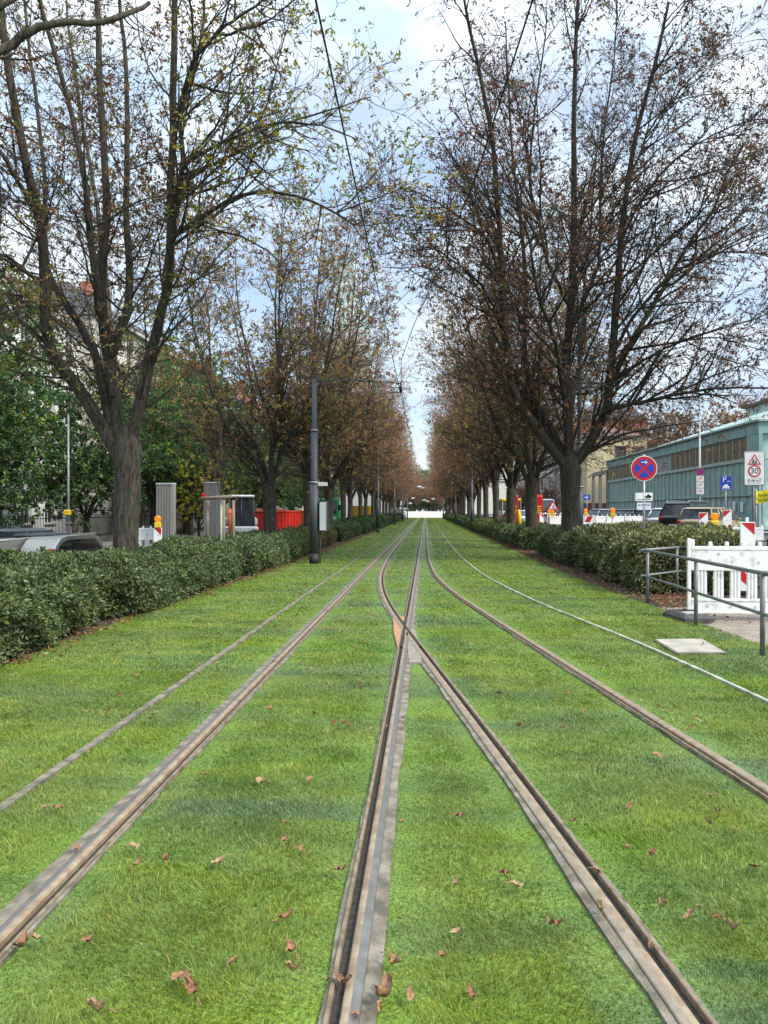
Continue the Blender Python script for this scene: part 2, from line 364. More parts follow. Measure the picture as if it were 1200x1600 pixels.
def sweep(path, prof, name, m, parent, jitter=None, y_rng=None, kind=None):
    Y, X = path
    if y_rng:
        k = (Y >= y_rng[0]) & (Y <= y_rng[1]); Y, X = Y[k], X[k]
    far = Y > 40; keep = (~far) | (np.arange(len(Y)) % 8 == 0); keep[-1] = True; Y, X = Y[keep], X[keep]
    dx = np.gradient(X, Y); s = np.sqrt(1 + dx * dx); nx, ny = 1 / s, -dx / s
    k = len(prof); V = np.zeros((len(Y), k, 3))
    for j, (u, z) in enumerate(prof):
        uu = np.full(len(Y), u)
        if jitter and j in jitter:
            uu = uu + np.array([jitter[j] * (mnoise.noise(Vector((y * 1.3, u * 7, 3))) + .6 * mnoise.noise(Vector((y * 5.1, u * 7, 9)))) for y in Y])
        V[:, j, 0] = X + nx * uu; V[:, j, 1] = Y + ny * uu; V[:, j, 2] = z
    i = np.arange(len(Y) * k).reshape(len(Y), k)
    Q = np.stack([i[:-1, :-1], i[:-1, 1:], i[1:, 1:], i[1:, :-1]], -1).reshape(-1, 4)
    return link(name, npmesh(name, V.reshape(-1, 3), Q, [m]), parent)
def rail(path, side, label, head, stripL, stripR):
    r = empty('tram_rail', (0, 0, 0)); tag(r, label, 'rail', 'rails of the two tram tracks')
    s = side
    def P(pr): return pr if s > 0 else [(-u, z) for u, z in reversed(pr)]
    sweep(path, P([(-.031, -.03), (-.031, -.004), (-.026, .0), (-.012, .002), (.004, .002)]), 'rail_head', head, r)
    sweep(path, P([(.004, .002), (.016, .002), (.028, -.001), (.034, -.006), (.037, -.036)]), 'gauge_edge', M['rail_film'], r)
    sweep(path, P([(.036, -.026), (.052, -.027), (.074, -.026)]), 'groove', M['groove'], r)
    sweep(path, P([(.07, -.036), (.072, -.004), (.075, -.001), (.087, -.001), (.09, -.006), (.09, -.04)]), 'guard_lip', M['rail_lip'], r)
    if stripL: sweep(path, [(-(.032 if s > 0 else .091) - stripL, -.06), (-(.032 if s > 0 else .091) - stripL, -.014), (-(.032 if s > 0 else .091), -.01)], 'concrete_strip', M['concrete'], r, jitter={0: .02, 1: .02}, y_rng=(-4, 70))
    if stripR: sweep(path, [((.091 if s > 0 else .032), -.01), ((.091 if s > 0 else .032) + stripR, -.014), ((.091 if s > 0 else .032) + stripR, -.06)], 'concrete_strip', M['concrete'], r, jitter={1: .02, 2: .02}, y_rng=(-4, 70))
    return r
rail(RA, 1, 'straight tram rail furthest left, grey concrete edging on its left', M['rail_head'], .065, .008)
rail(RB, -1, 'straight tram rail in the middle, running to the bottom of the picture', M['rail_head'], .012, .055)
rail(BLp, 1, 'rusty curving tram rail that crosses the middle rail and runs out to bottom right', M['rail_head_b'], .034, .016)
rail(BRp, -1, 'brown curving tram rail furthest right, bending away to the right edge', M['rail_head_b'], .006, .006)
# crossing plates
M['plate_rust'] = mat('rusty_plate', (.5, .27, .14), (.38, .2, .11), .6, .4, scale=8, bump=.2)
M['plate_steel'] = mat('dull_plate', (.36, .32, .26), (.26, .23, .19), .55, .5, scale=8, bump=.2)
cr = empty('rail_crossing', (G(635, 985).x, G(635, 985).y, 0)); tag(cr, 'steel crossing plates where the curved rail cuts the middle rail', 'rail crossing')
for pts, mm in (([(614, 962), (641, 962), (632, 985), (622, 1014), (615, 985)], M['plate_rust']), ([(645, 978), (650, 986), (659, 1034), (639, 1034), (636, 1000)], M['plate_steel'])):
    b = MB(); q = [G(*p) for p in pts]; b.prism([(p.x - cr.location.x, p.y - cr.location.y) for p in q], lambda u, v: (u, v, -.06), lambda u, v: (u, v, -.0035)); b.build('plate', mm, cr)
k_ = (BLp[0] > 9.3) & (BLp[0] < 12.6)
for nm_, pth, a_, b_, z_ in (('curved_flangeway_paint', BLp, .036, .072, .0032), ('straight_flangeway_paint', RB, -.07, -.036, .0036)):  # flat sheets over the rails, groove dirt and shade painted in their dark colour
    o_ = sweep(pth, [(a_, z_), (b_, z_)], nm_, M['groove'], None, y_rng=(9.3, 12.4)); o_.parent = cr; o_.matrix_parent_inverse = Matrix.Translation(-Vector(cr.location))
for q_ in (G(621, 968), G(634, 966), G(622, 1000), G(650, 1002), G(654, 1028), G(643, 1029)): MB().cyl((q_.x - cr.location.x, q_.y - cr.location.y), .016, -.01, -.001, 8).build('bolt', M['rail_lip'], cr)
# edging strips of the trackbed
kl = sweep(KL, [(-.03, -.06), (-.03, -.004), (.03, -.004), (.03, -.06)], 'edging_strip', M['concrete'], None, jitter={0: .012, 1: .012, 2: .012, 3: .012})
tag(kl, 'grey concrete edging strip along the left side of the left track', 'edging', 'edging strips of the trackbed')
kr = sweep(KR, [(-.02, -.06), (-.02, .0), (.02, .0), (.02, -.06)], 'edging_strip', M['whiteline'], None, jitter={0: .008, 1: .008, 2: .008, 3: .008})
tag(kr, 'thin pale edging strip curving along the right side of the right track', 'edging', 'edging strips of the trackbed')
# manhole slab in the grass
q = [G(1024, 999), (G(1096, 998)), G(1133, 1019), G(1058, 1019)]
hatch = empty('access_cover', tuple(sum(p[i] for p in q) / 4 for i in (0, 1)) + (0,)); tag(hatch, 'pale concrete slab cover lying in the grass before the railing', 'manhole cover')
b = MB(); b.prism([(p.x - hatch.location.x, p.y - hatch.location.y) for p in q], lambda u, v: (u, v, -.06), lambda u, v: (u, v, .004)); b.build('slab', M['slab'], hatch)
b = MB(); b.prism([((p.x - hatch.location.x) * 1.07, (p.y - hatch.location.y) * 1.07) for p in q], lambda u, v: (u, v, -.065), lambda u, v: (u, v, -.006)); b.build('frame', M['concrete'], hatch)

# ---------------------------------------------------------------- grass blades
def vnoise(x, y, s, seed):
    """cheap value noise, vectorised"""
    x = x * s; y = y * s; xi = np.floor(x).astype(int); yi = np.floor(y).astype(int); fx = x - xi; fy = y - yi
    fx = fx * fx * (3 - 2 * fx); fy = fy * fy * (3 - 2 * fy)
    def h(a, b): 
        v = np.sin(a * 127.1 + b * 311.7 + seed * 74.7) * 43758.5453; return v - np.floor(v)
    return (h(xi, yi) * (1 - fx) + h(xi + 1, yi) * fx) * (1 - fy) + (h(xi, yi + 1) * (1 - fx) + h(xi + 1, yi + 1) * fx) * fy
rg = np.random.default_rng(3)
def grass():
    Xs, Ys, Ws = [], [], []
    edges = [(1.6, 3.2, 17000, .0024), (3.2, 5, 12000, .0029), (5, 8, 6500, .0041), (8, 12, 3000, .0064), (12, 18, 1150, .0105), (18, 28, 480, .016), (28, 45, 180, .026), (45, 80, 70, .045), (80, 130, 34, .08), (130, 187, 22, .11)]
    for a, b_, den, wd in edges:
        xl = np.maximum(-5.2, -.60 * b_ - 1.2); xr = min(4.6, .5 * b_ + 1.2)
        n = int((b_ - a) * (xr - xl) * den); x = rg.uniform(xl, xr, n); y = rg.uniform(a, b_, n)
        k = (x > -.62 * y - 1.0) & (x < .5 * y + 1.0)
        Xs.append(x[k]); Ys.append(y[k]); Ws.append(np.full(k.sum(), wd) * rg.uniform(.7, 1.3, k.sum()))
    x = np.concatenate(Xs); y = np.concatenate(Ys); wd = np.concatenate(Ws)
    edge = .12 * (vnoise(x, y, 2.5, 1) - .5)
    keep = (x > lawn_l(y) - .05 + edge) & (x < lawn_r(y) + .05 + edge)
    def near(path, lo, hi, soft=.03):
        d = x - np.interp(y, path[0], path[1]); j = soft * (vnoise(x, y, 6, 5) * 2 - 1.1) * (1.3 + 1.2 * vnoise(x, y, 1.1, 8)) + rg.normal(0, .008, len(x))
        return (d > lo + j) & (d < hi + j)
    keep &= ~near(RA, -.097, .092, .016) & ~near(RB, -.096, .094, .016) & ~near(BLp, -.062, .096, .014) & ~near(BRp, -.092, .034, .006)
    keep &= ~(near(KL, -.03, .03, .02) & (y < 26)) & ~(near(KR, -.018, .018, .014) & (vnoise(x, y, 1.6, 4) > .12))
    h = MBpoly(x, y)
    keep &= ~h
    x, y, wd = x[keep], y[keep], wd[keep]; n = len(x)
    cl = vnoise(x, y, 9, 2) * .6 + vnoise(x, y, 2.2, 3) * .4
    H = (.018 + .034 * cl) * rg.uniform(.55, 1.4, n) * np.interp(y, [2, 5, 9, 30, 180], [1, .9, .78, .8, .9])
    # worn short along the rails
    for p in (RA, RB, BLp, BRp):
        d = np.abs(x - np.interp(y, p[0], p[1])); H *= np.clip(.42 + (d - .13) * 2.6, .42, 1)
    # lean: a field of directions plus disorder, grown across the track
    la = vnoise(x, y, 3.2, 7) * 2 * PI + rg.normal(0, 1.0, n); lean = rg.uniform(.2, 1.35, n) * H
    fa = rg.uniform(0, 2 * PI, n)
    bx, by = np.cos(fa) * wd / 2, np.sin(fa) * wd / 2
    B = np.stack([x, y, np.full(n, LZ - .002)], -1); S = np.stack([bx, by, np.zeros(n)], -1); Dl = np.stack([np.cos(la) * lean, np.sin(la) * lean, np.zeros(n)], -1)
    up = np.zeros((n, 3)); up[:, 2] = H
    mid = B + up * .6 + Dl * .35; tip = B + up * rg.uniform(.75, 1.0, (n, 1)) + Dl
    V = np.stack([B - S, B + S, mid + S * .75, mid - S * .75, tip], 1).reshape(-1, 3)
    i = np.arange(n)[:, None] * 5
    Q = np.concatenate([i, i + 1, i + 2, i + 3], 1); T = np.concatenate([i + 3, i + 2, i + 4], 1)
    g = rg.uniform(.55, 1.35, n) + (rg.random(n) < .18) * rg.uniform(.3, .9, n); dry = (rg.random(n) < .03)
    c = np.stack([g, g, g], -1); yel = rg.random(n); c[:, 0] *= 1 + .35 * yel; c[:, 2] *= 1 - .2 * yel
    c[:, 2] *= 1 + .8 * (g > 1.4); c[dry] = c[dry] * np.array([2.3, 1.35, 2.0])
    tone = np.repeat(c[:, None], 5, 1); tone[:, :2] *= .6; tone[:, 4] *= 1.25  # highlights painted into the lighter tips; blade bases darkened
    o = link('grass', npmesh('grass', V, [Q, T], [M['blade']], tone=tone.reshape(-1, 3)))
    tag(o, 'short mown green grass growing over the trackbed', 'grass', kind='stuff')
    print('blades', n)
def MBpoly(x, y):
    m = np.zeros(len(x), bool)
    for pts in ([(614, 962), (641, 962), (632, 985), (622, 1014), (615, 985)], [(645, 978), (650, 986), (659, 1034), (639, 1034), (636, 1000)], [(1024, 999), (1096, 998), (1133, 1016), (1058, 1016)]):
        q = [G(*p) for p in pts]; ins = np.ones(len(x), bool); s = None
        c = (sum(p.x for p in q) / len(q), sum(p.y for p in q) / len(q))
        for i in range(len(q)):
            a, b = q[i], q[(i + 1) % len(q)]
            cr_ = (b.x - a.x) * (y - a.y) - (b.y - a.y) * (x - a.x); cc = (b.x - a.x) * (c[1] - a.y) - (b.y - a.y) * (c[0] - a.x)
            ins &= (cr_ * cc > 0)
        m |= ins
    return m
grass()

# ================================================================ TREES
def spline(pts, m):
    """Catmull-Rom through 3D points, m samples"""
    P = [Vector(p) for p in pts]; P = [P[0] * 2 - P[1]] + P + [P[-1] * 2 - P[-2]]
    out = []
    segs = len(P) - 3
    for i in range(m):
        t = i / (m - 1) * segs; k = min(int(t), segs - 1); t -= k
        a, b, c, d = P[k:k + 4]
        out.append(.5 * ((2 * b) + (c - a) * t + (2 * a - 5 * b + 4 * c - d) * t * t + (3 * b - a - 3 * c + d) * t ** 3))
    return np.array([tuple(p) for p in out])
def grow(r, S, Dr, Ln, nseg, wander, up, droop=0.):
    n = len(S); P = np.zeros((n, nseg + 1, 3)); P[:, 0] = S; d = norm(Dr)
    for k in range(nseg):
        d = d + r.normal(0, wander, (n, 3)); d[:, 2] += up - droop * (k / nseg)
        d = norm(d); P[:, k + 1] = P[:, k] + d * (Ln / nseg)[:, None]
    return P
def spawn(r, P, R, dens, t0, t1, ang, angj, lenf, radf, axis=None, outb=0., upb=0.):
    """children along the branches P"""
    seg = np.linalg.norm(P[:, 1:] - P[:, :-1], axis=2).sum(1); cnt = np.maximum(0, np.floor(seg * (t1 - t0) * dens + r.random(len(P)))).astype(int)
    pi = np.repeat(np.arange(len(P)), cnt); n = len(pi)
    t = r.uniform(t0, t1, n); m = P.shape[1] - 1; f = t * m; k = np.minimum(f.astype(int), m - 1); a = (f - k)[:, None]
    S = P[pi, k] * (1 - a) + P[pi, k + 1] * a; T = norm(P[pi, k + 1] - P[pi, k]); rad = R[pi, k] * (1 - a[:, 0]) + R[pi, k + 1] * a[:, 0]
    q = r.normal(0, 1, (n, 3))
    if axis is not None:
        o = S - np.array(axis); o[:, 2] = 0; q = q + norm(o) * outb
    q[:, 2] += upb
    q = norm(q - (q * T).sum(1, keepdims=True) * T)
    an = np.radians(ang + r.normal(0, angj, n))[:, None]
    return S, norm(T * np.cos(an) + q * np.sin(an)), lenf(t, seg[pi]) * r.uniform(.6, 1.25, n), np.minimum(rad * .75, radf(t)), t, pi
def leaflets(r, S, Dr, Ln, Wd, fold=.35):
    n = len(S); Dr = norm(Dr); q = norm(np.cross(Dr, r.normal(0, 1, (n, 3)))); u = np.cross(Dr, q)
    a = S; b = S + Dr * (Ln * .55)[:, None] + q * (Wd / 2)[:, None] + u * (Wd * fold)[:, None]; c = S + Dr * Ln[:, None] - u * (Wd * .2)[:, None]; d = S + Dr * (Ln * .55)[:, None] - q * (Wd / 2)[:, None] + u * (Wd * fold)[:, None]
    V = np.stack([a, b, c, d], 1).reshape(-1, 3); i = np.arange(n)[:, None] * 4
    return V, np.concatenate([np.concatenate([i, i + 1, i + 2], 1), np.concatenate([i, i + 2, i + 3], 1)])
def palette(r, n, cols, wts, j=.25):
    c = np.array(cols)[r.choice(len(cols), n, p=np.array(wts) / sum(wts))]; return c * r.uniform(1 - j, 1 + j, (n, 1))
BROWN = [(.2, .1, .05), (.14, .075, .05), (.28, .14, .05), (.1, .06, .045), (.24, .18, .05), (.15, .16, .04)]
def tree_meshes(name, seed, trunk, leaders, l2=2.2, l2len=3.2, l3=3.6, l3len=1.15, l4=4.5, l4len=.42, leafd=2.0, leafL=.11, leafW=.035, cluster=4, cols=BROWN, wts=(4, 4, 2, 3, 1.5, 1), zone=None, leafmat='leaf', bark='bark', extra=None, l2up=.05, l2t0=.12, t4r=.0045, sag=.25, r2=.045, lowdens=1., a2=52, twig=None):
    """trunk: [(x,y,z,r)...] ; leaders: list of (points, r0, r1). Coordinates relative to the base"""
    r = np.random.default_rng(seed); V_, Q_ = [], []; off = 0
    def put(V, Q):
        nonlocal off
        V_.append(V); Q_.append(Q + off); off += len(V)
    # trunk
    tp = spline([p[:3] for p in trunk], 34); tr = np.interp(np.linspace(0, 1, 34), np.linspace(0, 1, len(trunk)), [p[3] for p in trunk])
    V, Q = tubes(tp[None], tr[None], 40)
    cx = np.repeat(tp, 40, 0); dd = V - cx; sc_ = np.array([1 + .13 * mnoise.noise(Vector((v[0] * 3, v[1] * 3, v[2] * .8 + seed))) + .07 * mnoise.noise(Vector((v[0] * 13, v[1] * 13, v[2] * 2.2))) for v in V])
    put(cx + dd * sc_[:, None], Q)
    # leaders
    m = 26; LP, LR = [], []
    for pts, r0, r1 in leaders:
        if abs(pts[0][2] - trunk[-2][2]) < .45 and r0 > .12: pts = [(trunk[0][0] + .03, trunk[0][1], trunk[-2][2] - .75), tuple((a * .45 + b * .55) for a, b in zip((trunk[0][0] + .03, trunk[0][1], trunk[-2][2] - .35), pts[0]))] + list(pts[1:])
        p = spline(pts, m); s = np.linspace(0, 1, m); wob = np.cumsum(r.normal(0, .016, (m, 3)), 0) * (s[:, None] > .05); wob += (s[:, None] > .08) * np.stack([np.sin(s * r.uniform(9, 16) + r.uniform(0, 6)) * .07, np.sin(s * r.uniform(9, 16) + r.uniform(0, 6)) * .07, 0 * s], -1) * np.minimum(1, (s[:, None] - .08) * 5)
        LP.append(p + wob); LR.append((r0 * (1 - s) ** 1.0 + r1 * s))
    LP = np.array(LP); LR = np.array(LR) * .86; LR[:, 0] *= .25; LR[:, 1] *= .85
    V, Q = tubes(LP, LR, 10); put(V, Q)
    ax = (trunk[0][0], trunk[0][1], 0)
    # second order: arching side branches, longer low down
    ztop = LP[:, :, 2].max()
    S, Dr, Ln, Rd, t, pi = spawn(r, LP, LR, l2, l2t0, 1.0, a2, 12, lambda t, s: l2len * (1.05 - .62 * t), lambda t: r2 * (1 - .6 * t), ax, 1.1, .1)
    P2 = grow(r, S, Dr, Ln, 8, .11, l2up + .05, sag * .5); R2 = Rd[:, None] * np.linspace(1, .22, 9) ** .9; R2 = np.maximum(R2, t4r * 1.3)
    P2h = LP[:, ::1][:, -14:]; 
    V, Q = tubes(P2, R2, 6); put(V, Q)
    if extra:
        EP = np.array([spline(p, 9) for p, a, b in extra]); ER = np.array([np.linspace(a, b, 9) for p, a, b in extra])
        V, Q = tubes(EP, ER, 7); put(V, Q); 
        S, Dr, Ln, Rd, t, pi = spawn(r, EP, ER, 2.2, .15, 1, 48, 12, lambda t, s: l2len * .62 * (1.1 - .5 * t), lambda t: .02 * (1 - .5 * t), None, 0, .25)
        Pe = grow(r, S, Dr, Ln, 8, .12, .03, .2); Re = np.maximum(Rd[:, None] * np.linspace(1, .25, 9), t4r * 1.3)
        V, Q = tubes(Pe, Re, 5); put(V, Q)
        P2 = np.concatenate([P2, Pe, EP]); R2 = np.concatenate([R2, Re, ER])
    wood = npmesh(name + '_trunk', np.concatenate(V_), np.concatenate(Q_), [M[bark]], smooth=True)
    # fine twigs and leaves = crown
    V_, Q_, off = [], [], 0
    S, Dr, Ln, Rd, t, pi = spawn(r, P2, R2, l3, .1, 1.0, 50, 14, lambda t, s: l3len * (1.15 - .5 * t), lambda t: .013 * (1 - .4 * t), None, 0, .15)
    LPe = LP[:, 8:]; S2, D2, L2_, Rd2, t2, _ = spawn(r, LPe, LR[:, 8:], l3 * .5, .1, 1.0, 55, 15, lambda t, s: l3len * (1.1 - .4 * t), lambda t: .012 + 0 * t, None, 0, .1)
    S, Dr, Ln, Rd = np.concatenate([S, S2]), np.concatenate([Dr, D2]), np.concatenate([Ln, L2_]), np.concatenate([Rd, Rd2])
    P3 = grow(r, S, Dr, Ln, 5, .17, .05, .12); R3 = np.maximum(Rd[:, None] * np.linspace(1, .3, 6), t4r)
    V, Q = tubes(P3, R3, 4); put(V, Q)
    S, Dr, Ln, Rd, t, pi = spawn(r, P3, R3, l4, .15, 1.0, 48, 14, lambda t, s: l4len + 0 * t, lambda t: t4r + 0 * t, None, 0, .1)
    P4 = grow(r, S, Dr, Ln, 3, .22, .1); R4 = np.full((len(P4), 4), 1.0) * np.linspace(1, .6, 4) * t4r
    V, Q = tubes(P4, R4, 3); put(V, Q)
    TV = np.concatenate(V_); TQ = np.concatenate(Q_)
    # leaves in clusters at twig ends
    ends = np.concatenate([P4[:, -1], P3[:, -1]]); de = norm(np.concatenate([P4[:, -1] - P4[:, -2], P3[:, -1] - P3[:, -2]]))
    k = r.random(len(ends)) < leafd / 3.0
    if lowdens != 1: k &= r.random(len(ends)) < np.interp(ends[:, 2] / ztop, [.25, .62], [lowdens, 1])
    ends, de = ends[k], de[k]
    # patchiness: some branches have lost their leaves already
    pn = vnoise(ends[:, 0] + ends[:, 2] * .7, ends[:, 1] + ends[:, 2] * .5, .8, seed); k = r.random(len(ends)) < np.clip((pn - .15) * 2.2, .25, 1)
    ends, de, pn = ends[k], de[k], pn[k]
    n = len(ends) * cluster; S = np.repeat(ends, cluster, 0) + r.normal(0, leafL * .18, (n, 3)); Dd = np.repeat(de, cluster, 0) * .6 + r.normal(0, .8, (n, 3)); Dd[:, 2] -= .35
    Lf = leafL * r.uniform(.55, 1.3, n); Wf = leafW * r.uniform(.6, 1.4, n)
    LV, LT = leaflets(r, S, Dd, Lf, Wf)
    cc = palette(r, len(ends), cols, wts, .3)
    if zone is not None: cc = zone(r, ends, cc)
    cc = np.repeat(cc, cluster, 0) * r.uniform(.75, 1.25, (n, 1))
    tone = np.concatenate([np.full((len(TV), 3), .06), np.repeat(cc, 4, 0)])
    mi = np.concatenate([np.zeros(len(TQ)), np.ones(len(LT))])
    crown = npmesh(name + '_crown', np.concatenate([TV, LV]), [TQ, LT + len(TV)], [M[twig or bark], M[leafmat]], mi=mi, tone=tone)
    print(name, 'twigs', len(P3), len(P4), 'leaves', n)
    return wood, crown
def tree(name, meshes, loc, rz, label, cat='tree', group=None, sc_=1.0):
    e = empty(name, loc, rz); e.scale = (sc_, sc_, sc_); tag(e, label, cat, group)
    link('trunk', meshes[0], e); link('crown', meshes[1], e); return e
def gen_leaders(seed, zf, H, n, spread, r0, jit=.5, tr=.3, bend=.5):
    rr = random.Random(seed); out = []
    a0 = rr.random() * 6.28
    for i in range(n):
        a = a0 + i * 2 * PI / (n - 1 or 1) + rr.uniform(-.35, .35); s = spread * rr.uniform(.6, 1.1); h = H * rr.uniform(.84, 1.0)
        if i == n - 1: s *= .15; h = H
        z0 = zf + rr.uniform(-.2, jit)
        d = Vector((math.cos(a), math.sin(a), 0)); pts = [(0, 0, z0 - .5)]
        for f, g in ((.1, .12), (.3, .22), (.55, .42), (.78, .7), (1.0, 1.0)):
            w_ = d * s * (f ** .75) + Vector((rr.uniform(-.2, .2), rr.uniform(-.2, .2), 0)) * (1 if f > .2 else .2); pts.append((w_.x, w_.y, z0 + (h - z0) * g))
        out.append((pts, r0 * rr.uniform(.75, 1.05), .012))
    return out
CH = 'chestnut trees lining the grassed tram track'
def rel(base, lst, Ys=None):
    """pixel chain [(px,py,Y)] -> points relative to base"""
    return [tuple(D(px, py, Y) - base) for px, py, Y in lst]
# ---- nearest tree of the left row
bL = Vector((-5.98, 15.0, -.05))
def R_(l): return rel(bL, l)
ldL = [
 (R_([(176, 705, 15), (143, 640, 15), (117, 590, 14.9), (90, 543, 14.7), (71, 480, 14.5), (60, 350, 14.1), (45, 270, 13.9), (30, 165, 13.7), (12, 25, 13.5), (0, -90, 13.3), (-20, -230, 13.2)]), .175, .05),
 (R_([(180, 700, 15.1), (165, 610, 15.3), (147, 553, 15.6), (120, 505, 15.9), (95, 455, 16.2), (80, 400, 16.6), (74, 320, 17), (60, 200, 17.4), (50, 60, 17.7), (45, -60, 18)]), .14, .03),
 (R_([(182, 700, 15.1), (176, 620, 15.2), (170, 540, 15.3), (167, 460, 15.4), (164, 380, 15.5), (162, 300, 15.5), (156, 160, 15.6), (155, 25, 15.7), (150, -100, 15.8), (146, -240, 16)]), .16, .045),
 (R_([(176, 560, 15.2), (163, 505, 15), (149, 490, 14.8), (143, 443, 14.6), (132, 380, 14.5), (123, 310, 14.4), (105, 200, 14.2), (76, 75, 14), (60, 0, 13.9), (40, -120, 13.8)]), .11, .03),
 (R_([(176, 560, 15.3), (184, 515, 15.4), (197, 467, 15.6), (201, 415, 15.7), (195, 325, 15.9), (191, 200, 16.1), (187, 50, 16.3), (186, -80, 16.5)]), .125, .035),
 (R_([(188, 705, 15), (210, 655, 14.9), (218, 600, 14.8), (230, 550, 14.7), (250, 495, 14.5), (262, 430, 14.4), (260, 350, 14.3), (265, 200, 14.2), (272, 50, 14.1), (276, -90, 14), (280, -220, 13.9)]), .165, .045),
 (R_([(252, 490, 14.5), (268, 385, 14.1), (292, 350, 13.9), (330, 327, 13.7), (400, 303, 13.4), (475, 310, 13.1), (535, 335, 12.9), (568, 372, 12.7)]), .07, .012),
 (R_([(262, 400, 14.4), (272, 330, 14.7), (300, 278, 14.9), (345, 250, 15.1), (400, 222, 15.3), (470, 182, 15.6), (530, 165, 15.8), (575, 150, 16)]), .06, .012),
 (R_([(264, 350, 14.3), (282, 270, 13.8), (310, 235, 13.4), (350, 205, 13.1), (430, 168, 12.8), (500, 170, 12.5), (560, 200, 12.2)]), .055, .01),
 (R_([(275, 330, 14.3), (288, 245, 14.6), (297, 165, 14.8), (318, 60, 15), (345, -40, 15.2), (380, -140, 15.4)]), .06, .02),
 (R_([(266, 200, 14.2), (300, 110, 13.6), (350, 40, 13.2), (420, -10, 13), (500, -50, 12.8)]), .05, .012),
 (R_([(60, 350, 14.1), (30, 290, 13.7), (0, 240, 13.4), (-50, 180, 13), (-100, 60, 12.8)]), .06, .012),
 (R_([(66, 440, 14.4), (30, 405, 14), (-10, 385, 13.6), (-70, 350, 13.2)]), .05, .01),
 (R_([(68, 470, 14.5), (40, 470, 15), (0, 485, 15.4), (-60, 470, 15.8)]), .035, .01),
 (R_([(62, 330, 14.1), (20, 310, 14.6), (-40, 270, 15)]), .035, .01),
 (R_([(120, 480, 15), (60, 475, 15.5), (20, 478, 16), (-30, 495, 16.4)]), .03, .01),
 (R_([(175, 620, 15), (176, 500, 19), (150, 300, 21), (120, 120, 22), (100, -60, 23)]), .1, .03),
]
def zoneL(r, E, c):
    W = E + np.array(bL); k = (W[:, 0] > -4.4) & (W[:, 2] > 6.0) & (r.random(len(E)) < np.clip((W[:, 0] + 5) / 3.2, .3, .9))
    c[k] = palette(r, k.sum(), [(.34, .28, .03), (.24, .26, .04), (.36, .24, .04), (.14, .18, .04)], (3, 3, 1.5, 2), .25)
    k = (W[:, 2] < 6.3) & (r.random(len(E)) < .6); c[k] = palette(r, k.sum(), [(.28, .25, .06), (.3, .2, .07), (.18, .19, .05)], (2, 2, 2), .25)
    return c
mL = tree_meshes('left_near', 11, [(0, 0, -.1, .34), (.02, 0, .35, .27), (.03, 0, 1.3, .24), (.05, 0, 2.4, .25), (.06, 0, 3.0, .27), (.08, 0, 3.4, .16)], ldL, l2=2.3, l2len=2.6, l3=4.3, l3len=1.0, l4=5.4, l4len=.36, leafd=3, leafL=.1, leafW=.036, cluster=5, wts=(3, 3, 2, 2, 3, 2), zone=zoneL, r2=.032, t4r=.0042, lowdens=.7)
tree('chestnut_tree', mL, bL, 0, 'large nearest chestnut tree of the left row, thick trunk behind the dark hedge, yellowing leaves', 'tree', CH)
